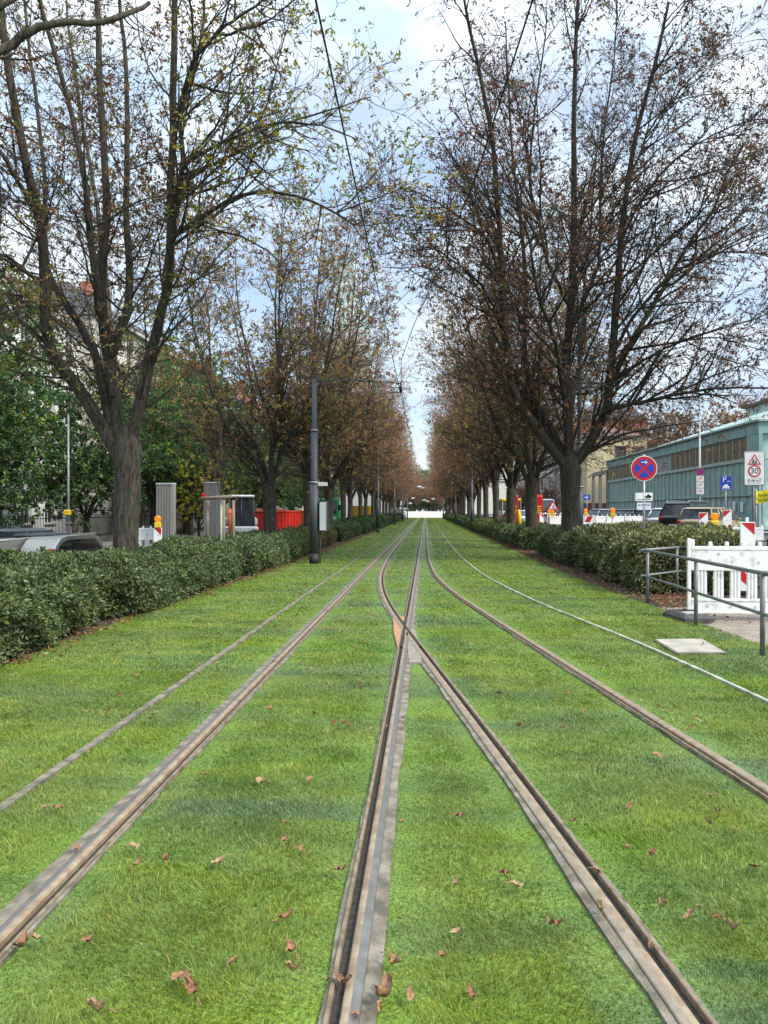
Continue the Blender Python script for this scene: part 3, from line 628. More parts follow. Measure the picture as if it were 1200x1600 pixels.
# ---- big tree of the right row
bR = Vector((4.85, 26.0, -.05))
def R_(l): return rel(bR, l)
ldR = [
 (R_([(880, 715, 26), (848, 680, 25.8), (818, 640, 25.6), (800, 600, 25.4), (791, 500, 25), (787, 400, 24.7), (779, 320, 24.5), (766, 200, 24.2), (741, 75, 24), (725, -20, 23.8)]), .22, .045),
 (R_([(884, 720, 26.1), (862, 670, 26.6), (838, 620, 27), (821, 540, 27.4), (819, 460, 27.7), (812, 370, 28), (806, 290, 28.3), (800, 170, 28.6), (793, 40, 29)]), .17, .03),
 (R_([(888, 720, 26), (889, 640, 26), (886, 550, 26), (889, 450, 26), (890, 350, 26), (893, 250, 26), (896, 150, 26), (900, 25, 26), (902, -50, 26)]), .22, .05),
 (R_([(892, 720, 25.9), (918, 690, 25.8), (942, 640, 25.7), (952, 590, 25.6), (960, 500, 25.4), (967, 400, 25.2), (975, 300, 25), (988, 200, 24.8), (1020, 80, 24.6), (1040, 0, 24.4)]), .23, .045),
 (R_([(948, 610, 25.7), (968, 560, 26), (990, 515, 26.3), (1040, 440, 26.8), (1075, 380, 27.1), (1102, 330, 27.4), (1130, 270, 27.7), (1165, 215, 28)]), .13, .02),
 (R_([(925, 650, 25.7), (975, 635, 25.3), (1010, 630, 25.1), (1050, 622, 24.9), (1110, 613, 24.7), (1190, 612, 24.4), (1260, 600, 24.2)]), .1, .02),
 (R_([(789, 470, 25), (772, 410, 24.6), (750, 365, 24.2), (722, 338, 23.9), (690, 318, 23.6), (650, 302, 23.3), (615, 285, 23)]), .07, .012),
 (R_([(793, 540, 25.1), (770, 480, 24.4), (740, 430, 23.8), (700, 400, 23.2), (665, 385, 22.8), (630, 380, 22.5)]), .06, .01),
 (R_([(888, 480, 26), (850, 400, 25.4), (835, 330, 25.1), (828, 250, 25), (835, 120, 24.9), (845, 20, 24.8)]), .08, .02),
 (R_([(888, 520, 26), (925, 440, 26.6), (935, 380, 27), (945, 250, 27.4), (960, 120, 27.8), (965, 0, 28)]), .09, .02),
 (R_([(955, 560, 25.6), (1000, 480, 25), (1050, 430, 24.6), (1110, 395, 24.2), (1170, 395, 24), (1230, 400, 23.8)]), .07, .012),
 (R_([(940, 600, 25.7), (1010, 560, 25.2), (1070, 530, 24.9), (1130, 520, 24.6), (1210, 540, 24.4)]), .06, .012),
 (R_([(962, 480, 25.4), (1010, 410, 26), (1060, 360, 26.4), (1130, 330, 26.8), (1210, 335, 27)]), .06, .012),
 (R_([(968, 380, 25.2), (1010, 300, 24.7), (1070, 240, 24.3), (1130, 205, 24), (1200, 190, 23.8)]), .06, .012),
 (R_([(978, 290, 25), (1020, 200, 25.4), (1080, 120, 25.8), (1150, 55, 26.1)]), .05, .012),
 (R_([(884, 640, 26), (870, 560, 24.6), (850, 470, 23.4), (830, 380, 22.6), (800, 300, 22)]), .1, .02),
 (R_([(890, 650, 26), (905, 590, 28), (910, 480, 30), (925, 350, 31), (930, 200, 31.6)]), .12, .02),
]
def zoneR(r, E, c):
    k = (r.random(len(E)) < .03); c[k] = palette(r, k.sum(), [(.12, .15, .04)], (1,), .25); return c
mR = tree_meshes('right_near', 23, [(0, 0, -.1, .42), (0, 0, .5, .33), (-.02, 0, 1.6, .29), (-.02, 0, 2.5, .31), (0, 0, 3.1, .33), (0, 0, 3.7, .18)], ldR, l2=2.3, l2len=4.2, l3=4.3, l3len=1.25, l4=5.2, l4len=.45, leafd=2.6, leafL=.13, leafW=.048, cluster=4, cols=[(.17, .085, .05), (.12, .065, .046), (.25, .11, .045), (.09, .055, .042), (.28, .14, .06), (.14, .12, .04)], wts=(4, 5, 2, 3, 1.2, .7), zone=zoneR, bark='bark2', r2=.058, t4r=.006, a2=42)
tree('chestnut_tree', mR, bR, 0, 'tallest chestnut tree of the right row, dark forked trunk behind the hedge nearest the railing', 'tree', CH)
# ---- the rest of the rows: four trees, repeated
FAR = [(.48, .22, .09), (.38, .18, .08), (.52, .3, .12), (.24, .14, .08), (.38, .28, .1)]
gens = []; airy = []
for i, (zf, H, n, sp, seed) in enumerate([(2.6, 13.8, 7, 4.0, 3), (2.9, 14.6, 8, 3.8, 17), (3.0, 14.0, 7, 3.7, 29)]):
    airy.append(tree_meshes('airy%d' % i, 60 + i, [(0, 0, -.1, .37), (.02, 0, .4, .28), (0, .03, zf * .5, .25), (0, 0, zf, .26), (0, 0, zf + .4, .12)], gen_leaders(seed, zf, H, n, sp, .15),
        l2=2.2, l2len=3.4, l3=3.6, l3len=1.3, l4=4.6, l4len=.45, leafd=2.7, leafL=.14, leafW=.06, cluster=5, cols=[(.34, .18, .08), (.25, .14, .07), (.36, .25, .09), (.16, .1, .06), (.28, .26, .07)], wts=(3, 3, 2, 1.5, 2.5), r2=.045, t4r=.0065, l2t0=.2, lowdens=.3, a2=46))
for i, (zf, H, n, sp, seed) in enumerate([(3.3, 14.6, 8, 3.5, 3), (3.0, 14.0, 8, 3.8, 8), (3.6, 15.6, 9, 3.5, 5), (3.4, 15.0, 7, 3.7, 13)]):
    gens.append(tree_meshes('row%d' % i, 40 + i, [(0, 0, -.1, .3), (.02, 0, .4, .225), (0, .03, zf * .5, .2), (0, 0, zf, .21), (0, 0, zf + .4, .1)], gen_leaders(seed, zf, H, n, sp, .14, bend=.5),
        l2=2.2, l2len=3.3, l3=3.3, l3len=1.4, l4=4.4, l4len=.55, leafd=1.9, leafL=.16, leafW=.07, cluster=4, cols=FAR, wts=(4, 4, 2, 2, 1.5), twig='twig', r2=.045, t4r=.009, sag=.25, l2t0=.24, lowdens=.25, a2=46))
rr = random.Random(5)
left_Y = [28.9, 38.5, 46.3, 54.2, 62, 70, 78, 86, 94, 102, 110, 118, 126.5, 135, 144, 153, 163, 174]
right_Y = [34.5, 43, 51.5, 60, 68.5, 77, 85.5, 94, 102.5, 111, 119.5, 128, 137, 146, 155.5, 165, 175]
for i, y in enumerate(left_Y):
    s = rr.uniform(.88, 1.0) if y > 40 else (.97 if y < 30 else 1.08)
    extra = {}.get(i, '')
    tree('chestnut_tree', gens[(i * 3 + 1) % 4] if i > 2 else airy[i], (-5.98 + rr.uniform(-.15, .15), y, -.05), rr.uniform(0, 6.28), '%s chestnut tree of the left row, counted from the camera%s' % (ORD[i + 1], extra), 'tree', CH, s)
for i, y in enumerate(right_Y):
    s = rr.uniform(.9, 1.04)
    tree('chestnut_tree', gens[(i * 3 + 2) % 4] if i > 1 else airy[2 - i], (4.72 + rr.uniform(-.08, .08), y, -.05), rr.uniform(0, 6.28), '%s chestnut tree of the right row, counted from the camera' % ORD[i + 1], 'tree', CH, s)
for i in range(9):
    for sx_, nm in ((-1, 'left'), (1, 'right')):
        tree('chestnut_tree', gens[(i + (sx_ > 0)) % 4], (sx_ * rr.uniform(3.6, 4.6) - .6, 256 + i * 11, -.05), rr.uniform(0, 6.28), '%s small distant brown tree of the %s row beyond the junction' % (ORD[i], nm), 'tree', 'distant trees beyond the junction', 1.0)
# a limb of the tree that stands beside the camera, out of the picture on the left
bN = Vector((-6.2, 6.9, -.05))
def R_(l): return rel(bN, l)
mN = tree_meshes('beside', 77, [(0, 0, -.1, .36), (0, 0, .5, .28), (0, 0, 2, .26), (0, 0, 3.1, .24), (0, 0, 3.6, .1)],
    [([(0, 0, 3), (-.8, .2, 4.2), (-1.8, .3, 6), (-2.4, .4, 9), (-2.8, .4, 12.5)], .16, .04), ([(0, 0, 3), (.2, -1, 4.4), (.4, -1.8, 7), (.5, -2, 10), (.6, -2.2, 13)], .15, .04), ([(0, 0, 3), (-.1, 0, 5), (-.3, .1, 8), (-.2, 0, 11), (-.2, 0, 14)], .16, .04),
     ([(0, 0, 3.6), tuple(Vector(R_([(-200, 240, 7.8)])[0])), *R_([(-80, 120, 8.3), (0, 76, 8.6), (60, 56, 8.8), (110, 45, 9), (180, 26, 9.3), (230, 8, 9.6)])], .085, .03),
     (R_([(-60, 110, 8.3), (20, 20, 8.2), (80, -60, 8.1), (160, -120, 8)]), .04, .012)],
    l2=1.2, l2len=1.5, l3=2.4, l3len=.7, l4=3.2, l4len=.3, leafd=1.5, leafL=.09, leafW=.035, cluster=4, wts=(2, 2, 3, 1, 3, 2), l2t0=.3, r2=.02, t4r=.003)
tree('chestnut_tree', mN, bN, 0, 'chestnut tree beside the camera whose bare dark limb hangs in at the top left corner', 'tree', CH)

# ---- green trees and shrubs in the gardens on the left, trees behind the building on the right
GREEN = [(.08, .15, .05), (.05, .1, .035), (.14, .22, .055), (.07, .135, .055)]
def bushy(name, seed, H, R, zf=2., n=7, cols=GREEN, wts=(4, 3, 2, 2), leafL=.24, leafW=.13, leafd=3, cluster=11, dens=1.3, mat_='green_leaf', tr=.22, sag=.3):
    return tree_meshes(name, seed, [(0, 0, -.1, tr * 1.3), (0, 0, .4, tr), (.03, 0, zf * .6, tr * .9), (0, 0, zf, tr * .85), (0, 0, zf + .4, tr * .3)], gen_leaders(seed, zf, H, n, R * .62, tr * .55),
        l2=1.6 * dens, l2len=R * .75, l3=2.2 * dens, l3len=1.3, l4=1.6 * dens, l4len=.5, leafd=leafd, leafL=leafL, leafW=leafW, cluster=cluster, cols=cols, wts=wts, leafmat=mat_, bark='bark2', r2=.04, t4r=.007, l2t0=.06, sag=sag)
g1 = bushy('green_a', 101, 9.5, 4.2, 1.3)
g2 = bushy('green_b', 102, 11.5, 4.4, 2.6, cols=[(.08, .17, .055), (.05, .12, .042), (.14, .24, .045), (.2, .25, .04)], leafL=.28, leafW=.1)
g3 = bushy('green_c', 103, 4.6, 2.1, .8, 6, cols=[(.4, .38, .04), (.24, .28, .04), (.5, .4, .04)], wts=(3, 3, 2), leafL=.13, leafW=.08, tr=.08)
g4 = bushy('brown_d', 104, 10.5, 4.6, 2.2, 8, cols=[(.26, .14, .07), (.2, .1, .055), (.3, .19, .09), (.14, .11, .05)], wts=(4, 3, 2, 1), leafL=.2, leafW=.11, cluster=7, leafd=3, mat_='leaf')
GT = 'green garden trees behind the left street'
for me_, x, y, s, lab in [
    (g1, -18.6, 24.5, .78, 'dark green broad-leaved tree low behind the iron fence at the left edge'),
    (g1, -17.9, 29.5, .74, 'dark green tree behind the pale lamp pole, left of the big trunk'),
    (g2, -19.2, 31, 1.0, 'tall green and yellowing tree rising at the far left edge'),
    (g2, -17.4, 20.5, .6, 'green tree at the left edge, in front of the white house'),
    (g1, -17.6, 39, .85, 'dark green tree just right of the big left trunk'),
    (g2, -16.6, 46, .86, 'feathery green tree behind the first ribbed panel'),
    (g1, -16.8, 53, .88, 'dark green tree between the two ribbed panels'),
    (g2, -17, 62, .8, 'green tree behind the second ribbed panel'),
    (g3, -13.6, 45.5, 1.0, 'small yellow-green tree behind the staked sapling'),
    (g2, -17, 72, .85, 'green tree behind the mini excavator'),
    (g1, -17, 84, .9, 'green tree above the red skip'),
    (g2, -17, 98, .9, 'green tree behind the second mast of the left row'),
    (g1, -17, 115, .95, 'far green tree beyond the green lorry'),
    (g2, -19.5, 57, 1.2, 'tall green tree before the cream house'),
    (g2, -19, 68, 1.2, 'tall green tree before the far part of the cream house'),
    (g1, -19, 90, 1.2, 'tall dark green tree before the pale house'),
    (g2, -18.5, 106, 1.25, 'tall green tree before the house with the pinkish roof'),
    (g2, -15.5, 50, .75, 'light green street tree between the big trunk and the second ribbed panel'),
    (g2, -17, 135, .95, 'farthest green tree of the left gardens')]:
    tree('garden_tree', me_, (x, y, -.05), rr.uniform(0, 6.28), lab, 'tree', GT, s)
for x, y, s, lab in [(25.8, 89.5, .92, 'brown tree in front of the right part of the yellow house'), (27, 109, 1.4, 'brown tree rising right behind the yellow house'), (29.5, 100, 1.4, 'brown tree over the far end of the glass building'), (33, 98, 1.45, 'brown tree over the middle of the glass roof'), (36, 95, 1.35, 'brown tree above the grey shutters of the glass building'),
                     (38, 90, 1.3, 'brown tree over the lamp head'), (31.5, 114, 1.5, 'tallest brown tree, furthest back behind the glass building'), (42, 100, 1.4, 'rightmost brown tree above the glass roof'),
                     (19.4, 127, .7, 'brown street tree before the bay-windowed house'), (18.6, 150, .85, 'far brown street tree on the right pavement')]:
    tree('autumn_tree', g4, (x, y, -.05), rr.uniform(0, 6.28), lab, 'tree', 'brown trees on the right side', s)
for x, y, s, lab in [(-7, 312, 1.0, 'leftmost low green tree beyond the junction'), (-2.2, 318, 1.1, 'low green tree beyond the junction under the hanging lamps'), (2.8, 310, 1.0, 'low green tree beyond the junction, right of the hanging lamps'), (8, 316, 1.0, 'rightmost low green tree beyond the junction')]:
    tree('distant_tree', g1, (x, y, -.6), x, lab, 'tree', 'green trees closing the view', s)
for x, y, s, lab in [(1.5, 352, 1.7, 'pale green distant tree closing the view, right of the middle'), (-5, 362, 1.8, 'pale green distant tree closing the view, left of the middle'), (7, 366, 1.7, 'hazy green distant tree behind the hanging lamps')]:
    tree('distant_tree', g2, (x, y, -.05), 1.0, lab, 'tree', 'green trees closing the view', s)

# ================================================================ HEDGES
def hedge(label, x0, x1, y0, y1, h, seed, cols, wts, dens, leafL, edge_x, rough=.16, group='hedges under the tree rows', cat='hedge', z0=-.05):
    """a clipped row: woody core and thousands of leaves following a lumpy surface"""
    r = np.random.default_rng(seed); e = empty('hedge', ((x0 + x1) / 2, (y0 + y1) / 2, z0)); c = np.array(e.location); tag(e, label, cat, group)
    W, Ln = x1 - x0, y1 - y0
    def surf(n):
        A = np.array([W * Ln, h * Ln, h * Ln, h * W, h * W]); s = r.choice(5, n, p=A / A.sum()); u, v = r.random(n), r.random(n)
        P = np.zeros((n, 3)); Nn = np.zeros((n, 3))
        for k in range(5):
            m = s == k
            if k == 0: P[m] = np.stack([x0 + u[m] * W, y0 + v[m] * Ln, np.full(m.sum(), h)], -1); Nn[m] = (0, 0, 1)
            elif k in (1, 2): P[m] = np.stack([np.full(m.sum(), x0 if k == 1 else x1), y0 + u[m] * Ln, v[m] * h], -1); Nn[m] = (-1 if k == 1 else 1, 0, 0)
            else: P[m] = np.stack([x0 + u[m] * W, np.full(m.sum(), y0 if k == 3 else y1), v[m] * h], -1); Nn[m] = (0, -1 if k == 3 else 1, 0)
        return P, Nn
    def lump(P, Nn):
        a = vnoise(P[:, 0] + P[:, 2] * .8, P[:, 1] + P[:, 2] * .5, 1.1, seed) - .5; b_ = vnoise(P[:, 0] - P[:, 2], P[:, 1] + P[:, 2], 3.1, seed + 1) - .5
        d = rough * (2.2 * a + 1.0 * b_)
        # rounded shoulders
        ex = np.minimum(P[:, 0] - x0, x1 - P[:, 0]) ; ez = h - P[:, 2]; sh = np.clip(.28 - np.maximum(ex, ez), 0, .28)
        cen = np.stack([np.full(len(P), (x0 + x1) / 2), P[:, 1], np.full(len(P), h * .4)], -1); P = P + norm(cen - P) * (sh * .75)[:, None]
        under = np.clip(.35 - P[:, 2] / h, 0, 1)[:, None]; P = P - Nn * under * .3
        return P + Nn * d[:, None]
    n = int((W * Ln + 2 * h * Ln + 2 * h * W) * dens); P, Nn = surf(n); P = lump(P, Nn) - Nn * (r.random(n) ** 1.5 * .22)[:, None]
    k = (P[:, 2] > .06) & (r.random(n) < np.clip(vnoise(P[:, 0] * 1.3 + P[:, 2] * 2, P[:, 1] + P[:, 2], 2.6, seed + 9) * 2.8 + .05, .08, 1)); P, Nn = P[k], Nn[k]; n = len(P)
    Dd = Nn * .5 + r.normal(0, .7, (n, 3)); Dd[:, 2] += .05
    LV, LT = leaflets(r, P, Dd, leafL * r.uniform(.6, 1.3, n), leafL * .52 * r.uniform(.7, 1.2, n), .18)
    cc = palette(r, n, cols, wts, .3) * (0.8 + .5 * vnoise(P[:, 0] + P[:, 2], P[:, 1], 1.7, seed + 3))[:, None]
    LV = LV - np.array([c[0], c[1], 0])
    link('foliage', npmesh('foliage', LV, LT, [M['green_leaf']], tone=np.repeat(cc, 4, 0)), e)
    # woody core: stems
    ns = int(W * Ln * 7); S = np.stack([r.uniform(x0 + .25, x1 - .25, ns), r.uniform(y0 + .15, y1 - .15, ns), np.zeros(ns)], -1)
    P3 = grow(r, S, np.stack([r.normal(0, .3, ns), r.normal(0, .3, ns), np.ones(ns)], -1), np.full(ns, h * .95), 4, .18, .1)
    V, Q = tubes(P3, np.linspace(.014, .005, 5)[None].repeat(ns, 0), 4); V -= np.array([c[0], c[1], 0])
    # solid dark core added inside: stops see-through, its colour stands in for inner shade
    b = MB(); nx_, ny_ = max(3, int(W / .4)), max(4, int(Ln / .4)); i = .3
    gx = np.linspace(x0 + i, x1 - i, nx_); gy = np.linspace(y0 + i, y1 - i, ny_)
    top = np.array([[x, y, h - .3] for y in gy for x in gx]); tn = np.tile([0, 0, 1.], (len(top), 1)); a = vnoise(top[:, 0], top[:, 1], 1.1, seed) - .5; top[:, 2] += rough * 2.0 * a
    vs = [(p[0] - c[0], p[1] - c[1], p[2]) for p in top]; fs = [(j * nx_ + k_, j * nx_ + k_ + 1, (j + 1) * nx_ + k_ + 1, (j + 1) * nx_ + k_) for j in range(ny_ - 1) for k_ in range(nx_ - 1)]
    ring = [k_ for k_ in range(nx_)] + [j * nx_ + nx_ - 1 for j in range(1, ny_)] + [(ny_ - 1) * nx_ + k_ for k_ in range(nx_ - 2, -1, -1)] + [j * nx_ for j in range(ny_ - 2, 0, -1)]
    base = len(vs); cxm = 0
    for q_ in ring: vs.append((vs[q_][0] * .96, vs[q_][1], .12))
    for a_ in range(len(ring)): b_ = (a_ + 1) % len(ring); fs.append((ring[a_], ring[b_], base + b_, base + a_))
    bb = MB(); bb.add(vs, fs); bb.build('dark_core', M['hedge_core'], e)
    link('stem', npmesh('stems', V, Q, [M['bark2']]), e)
    return e
M['hedge_core'] = mat('dark_core_fill', (.018, .026, .012), (.008, .01, .006), .95, scale=18, bump=1, bscale=30)  # near-black fill of the hedge core, shade put into its colour
DK = [(.09, .13, .05), (.046, .068, .028), (.14, .19, .08), (.21, .26, .12), (.14, .18, .04)]
hedge('long dark green leafy hedge at the left edge, nearest the camera', -7.15, -4.78, 4.6, 12.2, .86, 1, DK, (4, 3, 2.2, 1, 1.5), 3000, .066, 0, .25)
hedge('dark green hedge around the foot of the nearest left tree', -7.1, -4.72, 12.0, 20.2, .84, 2, DK, (4, 3, 2.2, 1, 1), 2300, .072, 0, .21)
hedge('dark hedge behind the near grey mast', -7.0, -4.45, 20.0, 31.5, .86, 3, DK, (4, 3, 2, 1, 1), 1000, .09, 0, .12)
hedge('brownish yellow-green hedge beyond the near grey mast', -6.9, -4.75, 32.5, 41, .82, 4, [(.14, .13, .045), (.09, .1, .035), (.11, .07, .04), (.17, .15, .06)], (3, 3, 2, 1), 600, .11, 0, .15)
hedge('green hedge by the second left mast', -6.9, -4.5, 42, 62, .9, 5, [(.06, .1, .035), (.035, .065, .025), (.1, .14, .04)], (3, 3, 1), 320, .14, 0, .15)
hedge('hedge along the middle of the left row', -6.9, -4.4, 63, 100, 1.0, 6, [(.05, .09, .03), (.03, .06, .025), (.09, .12, .04)], (3, 3, 1), 120, .22, 0, .15)
hedge('farthest hedge of the left row, before the junction', -6.9, -4.3, 102, 150, 1.0, 7, [(.05, .09, .03), (.03, .06, .025), (.09, .12, .04)], (3, 3, 1), 70, .3, 0, .15)
VG = [(.15, .18, .065), (.075, .1, .038), (.36, .34, .15), (.28, .2, .09), (.045, .068, .028)]
hedge('bushy olive and yellow-green hedge behind the railing on the right', 4.35, 6.7, 15.9, 21.5, 1.22, 8, VG, (3, 3, 2, 1.2, 2), 1700, .08, 0, .16)
hedge('dark green part of the right hedge at the foot of the tallest tree', 4.3, 7.6, 21.3, 30.5, 1.02, 9, DK + [(.12, .12, .05)], (3, 3, 2, 1, 1, 1.5), 1000, .085, 0, .2)
hedge('low dark hedge under the second and third right trees', 4.15, 6.6, 33.5, 46, .9, 10, DK, (3, 3, 2, 1, 1), 500, .12, 0, .16)
hedge('yellowish hedge in the middle of the right row', 4.1, 6.6, 46.5, 66, .95, 12, [(.12, .14, .04), (.07, .1, .03), (.17, .17, .06)], (3, 3, 1.5), 280, .15, 0, .16)
hedge('green hedge further along the right row', 4.1, 6.6, 67, 104, .95, 13, [(.06, .1, .03), (.04, .07, .025), (.1, .13, .04)], (3, 3, 1.5), 120, .22, 0, .15)
hedge('farthest hedge of the right row, before the junction', 4.1, 6.6, 106, 176, .95, 14, [(.06, .1, .03), (.04, .07, .025)], (3, 3), 60, .32, 0, .15)

# ================================================================ STREET FURNITURE
M['mast'] = mat('dark_grey_paint', (.06, .066, .072), (.045, .05, .055), .55, .1, scale=3, stretch=(1, 1, .3))
M['mast_foot'] = mat('black_tar_paint', (.012, .012, .013), (.02, .02, .02), .6)
M['galv'] = mat('galvanised_steel', (.3, .31, .31), (.2, .21, .21), .5, .6, scale=12, bump=.05)
M['rail_paint'] = mat('grey_green_rail_paint', (.17, .18, .18), (.12, .13, .13), .5, .25, scale=9, bump=.08, bscale=60)
M['wire'] = mat('contact_wire', (.02, .018, .016), (.02, .018, .016), .6, .3)
M['white_plastic'] = mat('white_plastic', (.74, .75, .73), (.5, .5, .46), .5, scale=7, bump=.06, bscale=20, lo=.27, hi=.47, detail=9)
M['white_paint'] = mat('white_paint', (.78, .78, .76), (.66, .66, .64), .5, scale=4)
M['red'] = mat('red_film', (.5, .012, .015), (.42, .01, .012), .4, scale=4)
M['sign_blue'] = mat('blue_film', (.01, .05, .42), (.01, .04, .36), .4, scale=4)
M['black'] = mat('black_print', (.012, .012, .012), (.012, .012, .012), .5)
M['ink'] = mat('blue_ink', (.05, .06, .22), (.05, .06, .22), .6)
M['rubber'] = mat('recycled_rubber', (.085, .083, .08), (.045, .045, .045), .85, scale=20, bump=.5, bscale=50)
M['tyre'] = mat('tyre_rubber', (.018, .018, .018), (.012, .012, .012), .85)
M['rim'] = mat('alloy', (.42, .43, .45), (.33, .34, .35), .35, .8)
M['orange_lens'] = mat('amber_lens', (.9, .26, .01), (.75, .18, .005), .25, scale=30, emit=(.9, .25, .01, .15))
M['yellow'] = mat('yellow_plastic', (.75, .5, .02), (.6, .38, .02), .5)
M['glass'] = mat('dark_window_glass', (.03, .036, .04), (.02, .025, .03), .06, 0, spec=.8)
M['headlamp'] = mat('lamp_glass', (.6, .6, .6), (.5, .5, .5), .15)
M['tail'] = mat('tail_lamp', (.4, .01, .01), (.3, .008, .008), .2)
M['paper'] = mat('paper', (.68, .7, .78), (.6, .62, .7), .8)
M['cabinet'] = mat('pale_cabinet', (.5, .52, .53), (.4, .42, .43), .6, scale=3, stretch=(1, 1, .3))

def mast(Y, X, label, h=6.0, near=False, base=-.03):
    e = empty('catenary_mast', (X, Y, base)); s = .155 if near else .14
    b = MB(); b.tube([(0, 0, .32), (0, 0, 2.62)], [s, s - .012], 24); b.tube([(0, 0, 2.62), (0, 0, 2.7), (0, 0, 4.3)], [s - .012, s - .04, s - .045], 24); b.tube([(0, 0, 4.3), (0, 0, 4.36), (0, 0, h)], [s - .045, s - .07, s - .075], 20); b.build('shaft', M['mast'], e)
    b = MB(); b.cyl((0, 0), s + .008, -.1, .33, 24); b.build('foot', M['mast_foot'], e)
    b = MB()
    for z, r_ in ((2.62, s + .002), (4.3, s - .03)): b.cyl((0, 0), r_, z - .04, z + .03, 24)
    b.build('collar', M['galv'], e)
    b = MB(); b.cyl((0, 0), s - .06, h, h + .05, 16); b.build('cap', M['mast'], e)
    return tag(e, label, 'mast', 'masts carrying the overhead wires')
XW = -.82
def arm(e, dx, h):
    b = MB(); b.tube([(0, 0, h - .12), (dx * .5, 0, h - .1), (dx, 0, h - .22)], .015, 8); b.tube([(0, 0, h - .05), (dx * .99, 0, h - .2)], .008, 6)
    b.tube([(dx * .62, 0, h - .16), (dx * .72, 0, h - .52), (dx, 0, h - .5)], .014, 6); b.build('bracket_arm', M['mast'], e)
    b = MB()
    for t in (.12, .62): b.tube([(dx * t, 0, h - .11), (dx * (t + .035), 0, h - .11)], .045, 10)
    b.build('insulator', M['rubber'], e)
mL1 = mast(24.6, -3.58, 'near dark grey mast on the left lawn edge with pale cabinet on its back', near=True); arm(mL1, 2.8, 6.0)
b = MB(); b.bbox(.17, .44, -.14, .2, 1.05, 2.02, .01); b.build('cabinet', M['mast'], mL1)
b = MB(); b.bbox(.19, .40, -.155, -.141, 1.08, 1.98, .005); b.build('cabinet_door', M['cabinet'], mL1)
b = MB(); b.bbox(.12, .42, -.1, .1, 2.5, 2.62, .01); b.build('bracket_box', M['cabinet'], mL1)
b = MB(); b.tube([(.19, .02, -.05), (.19, .02, 1.05)], .02, 8); b.tube([(.2, .05, 2.02), (.2, .05, 2.5)], .02, 8); b.build('conduit', M['rubber'], mL1)
prev = mL1
for i, Y in enumerate([60, 92, 124, 156]):
    m_ = mast(Y, -3.72, '%s grey mast of the left side, slim in the distance' % ORD[i + 1], h=6.6); arm(m_, 2.75, 6.6)
mast(29.6, 5.85, 'tall dark grey mast on the right, just behind the tallest tree', h=9.2, near=True)
for i, Y in enumerate([66, 102, 138, 172]): mast(Y, 3.95, '%s grey mast of the right side, slim in the distance' % ORD[i + 1], h=6.6)
# overhead wires
def wire(name, pts, r_, label):
    b = MB(); b.tube(pts, r_, 6); o = b.build(name, M['wire']); tag(o, label, 'overhead wire', 'overhead wires'); return o
wire('contact_wire', [(XW, -3, 5.48), (XW, 10, 5.5), (XW, 24.6, 5.5), (XW, 60, 5.55), (XW, 92, 5.55), (XW, 124, 5.55), (XW, 156, 5.5), (XW, 186, 5.5)], .0085, 'straight overhead contact wire running in from the top edge, left of the middle')
wire('contact_wire', [(1.0, -3, 5.5), (.9, 3, 5.5), (.8, 5.7, 5.48), (.58, 8.6, 5.46), (.2, 12, 5.46), (-.26, 15.9, 5.48), (-.62, 19.5, 5.5), (-.77, 24.6, 5.52), (-.79, 60, 5.6)], .0085, 'overhead wire of the curving track, slanting down from the top edge right of the middle')
b = MB(); b.tube([(-.8, 24.6, 5.46), (-.8, 24.6, 5.78)], .02, 6); b.tube([(-1.15, 24.6, 5.64), (-.5, 24.6, 5.6)], .012, 6); b.box(-.84, -.76, 24.3, 24.9, 5.52, 5.6); tag(b.build('wire_clamp', M['wire']), 'dark clamp holding the two overhead wires together by the near mast', 'wire clamp')
wire('span_wire', [(-.8, 24.6, 5.8), (2.5, 27.5, 6.3), (5.85, 29.6, 6.9)], .006, 'thin cross wire between the wire clamp and the right mast')
# hanging lamps over the far tracks
for i, (px, py, Y) in enumerate([(655, 760, 128), (663, 781, 165), (677, 779, 165), (645, 778, 178), (661, 762, 180), (641, 786, 180), (668, 783, 180)]):
    p = D(px, py, Y); e = empty('hanging_lamp', p); tag(e, 'small white lamp hung on a wire over the far tracks, %s in size' % (['largest', 'second', 'third', 'fourth', 'fifth', 'sixth', 'seventh'][i]), 'lamp', 'lamps hung over the far tracks')
    b = MB(); b.tube([(0, 0, -.28), (0, 0, -.2), (0, 0, 0), (0, 0, .12)], [.1, .42, .4, .08], 14); b.build('lamp_shade', M['white_paint'], e)
    b = MB(); b.tube([(0, 0, .1), (0, 0, .6)], .03, 6); b.tube([(-4.6 - p.x, 0, .9), (0, 0, .6), (4.8 - p.x, 0, .9)], .015, 5); b.build('hanger', M['wire'], e)

# ---------------------------------------------------------------- railing
def railing(label, pts, posts):
    e = empty('railing', (pts[0][0], pts[0][1], -.03)); tag(e, label, 'railing', 'tubular railings round the path end'); o = Vector(e.location)
    for z, r_ in ((.97, .027), (.49, .022)):
        b = MB(); b.tube([Vector((p[0], p[1], z)) - Vector((o.x, o.y, 0)) for p in pts], r_, 14); b.build('handrail' if z > .8 else 'mid_rail', M['rail_paint'], e)
    for p in posts:
        b = MB(); b.cyl((p[0] - o.x, p[1] - o.y), .029, -.08, .965, 14); b.build('post', M['rail_paint'], e)
P1 = (4.1, 14.45)
railing('grey tube railing along the lawn, running toward the camera at the right edge', [(P1[0] - .02, P1[1] + .12), (4.07, 13), (4.03, 11.7), (3.98, 9.3), (3.93, 6.9), (3.9, 5.4)], [P1, (4.03, 11.7), (3.975, 9.3), (3.93, 6.9)])
railing('grey tube railing in front of the olive hedge, behind the white barrier', [(P1[0] - .1, P1[1] + .1), (5.05, 15.75), (7.2, 18.1), (9.2, 20.4), (10.6, 22)], [(5.05, 15.75), (7.1, 18.0), (9.15, 20.35)])
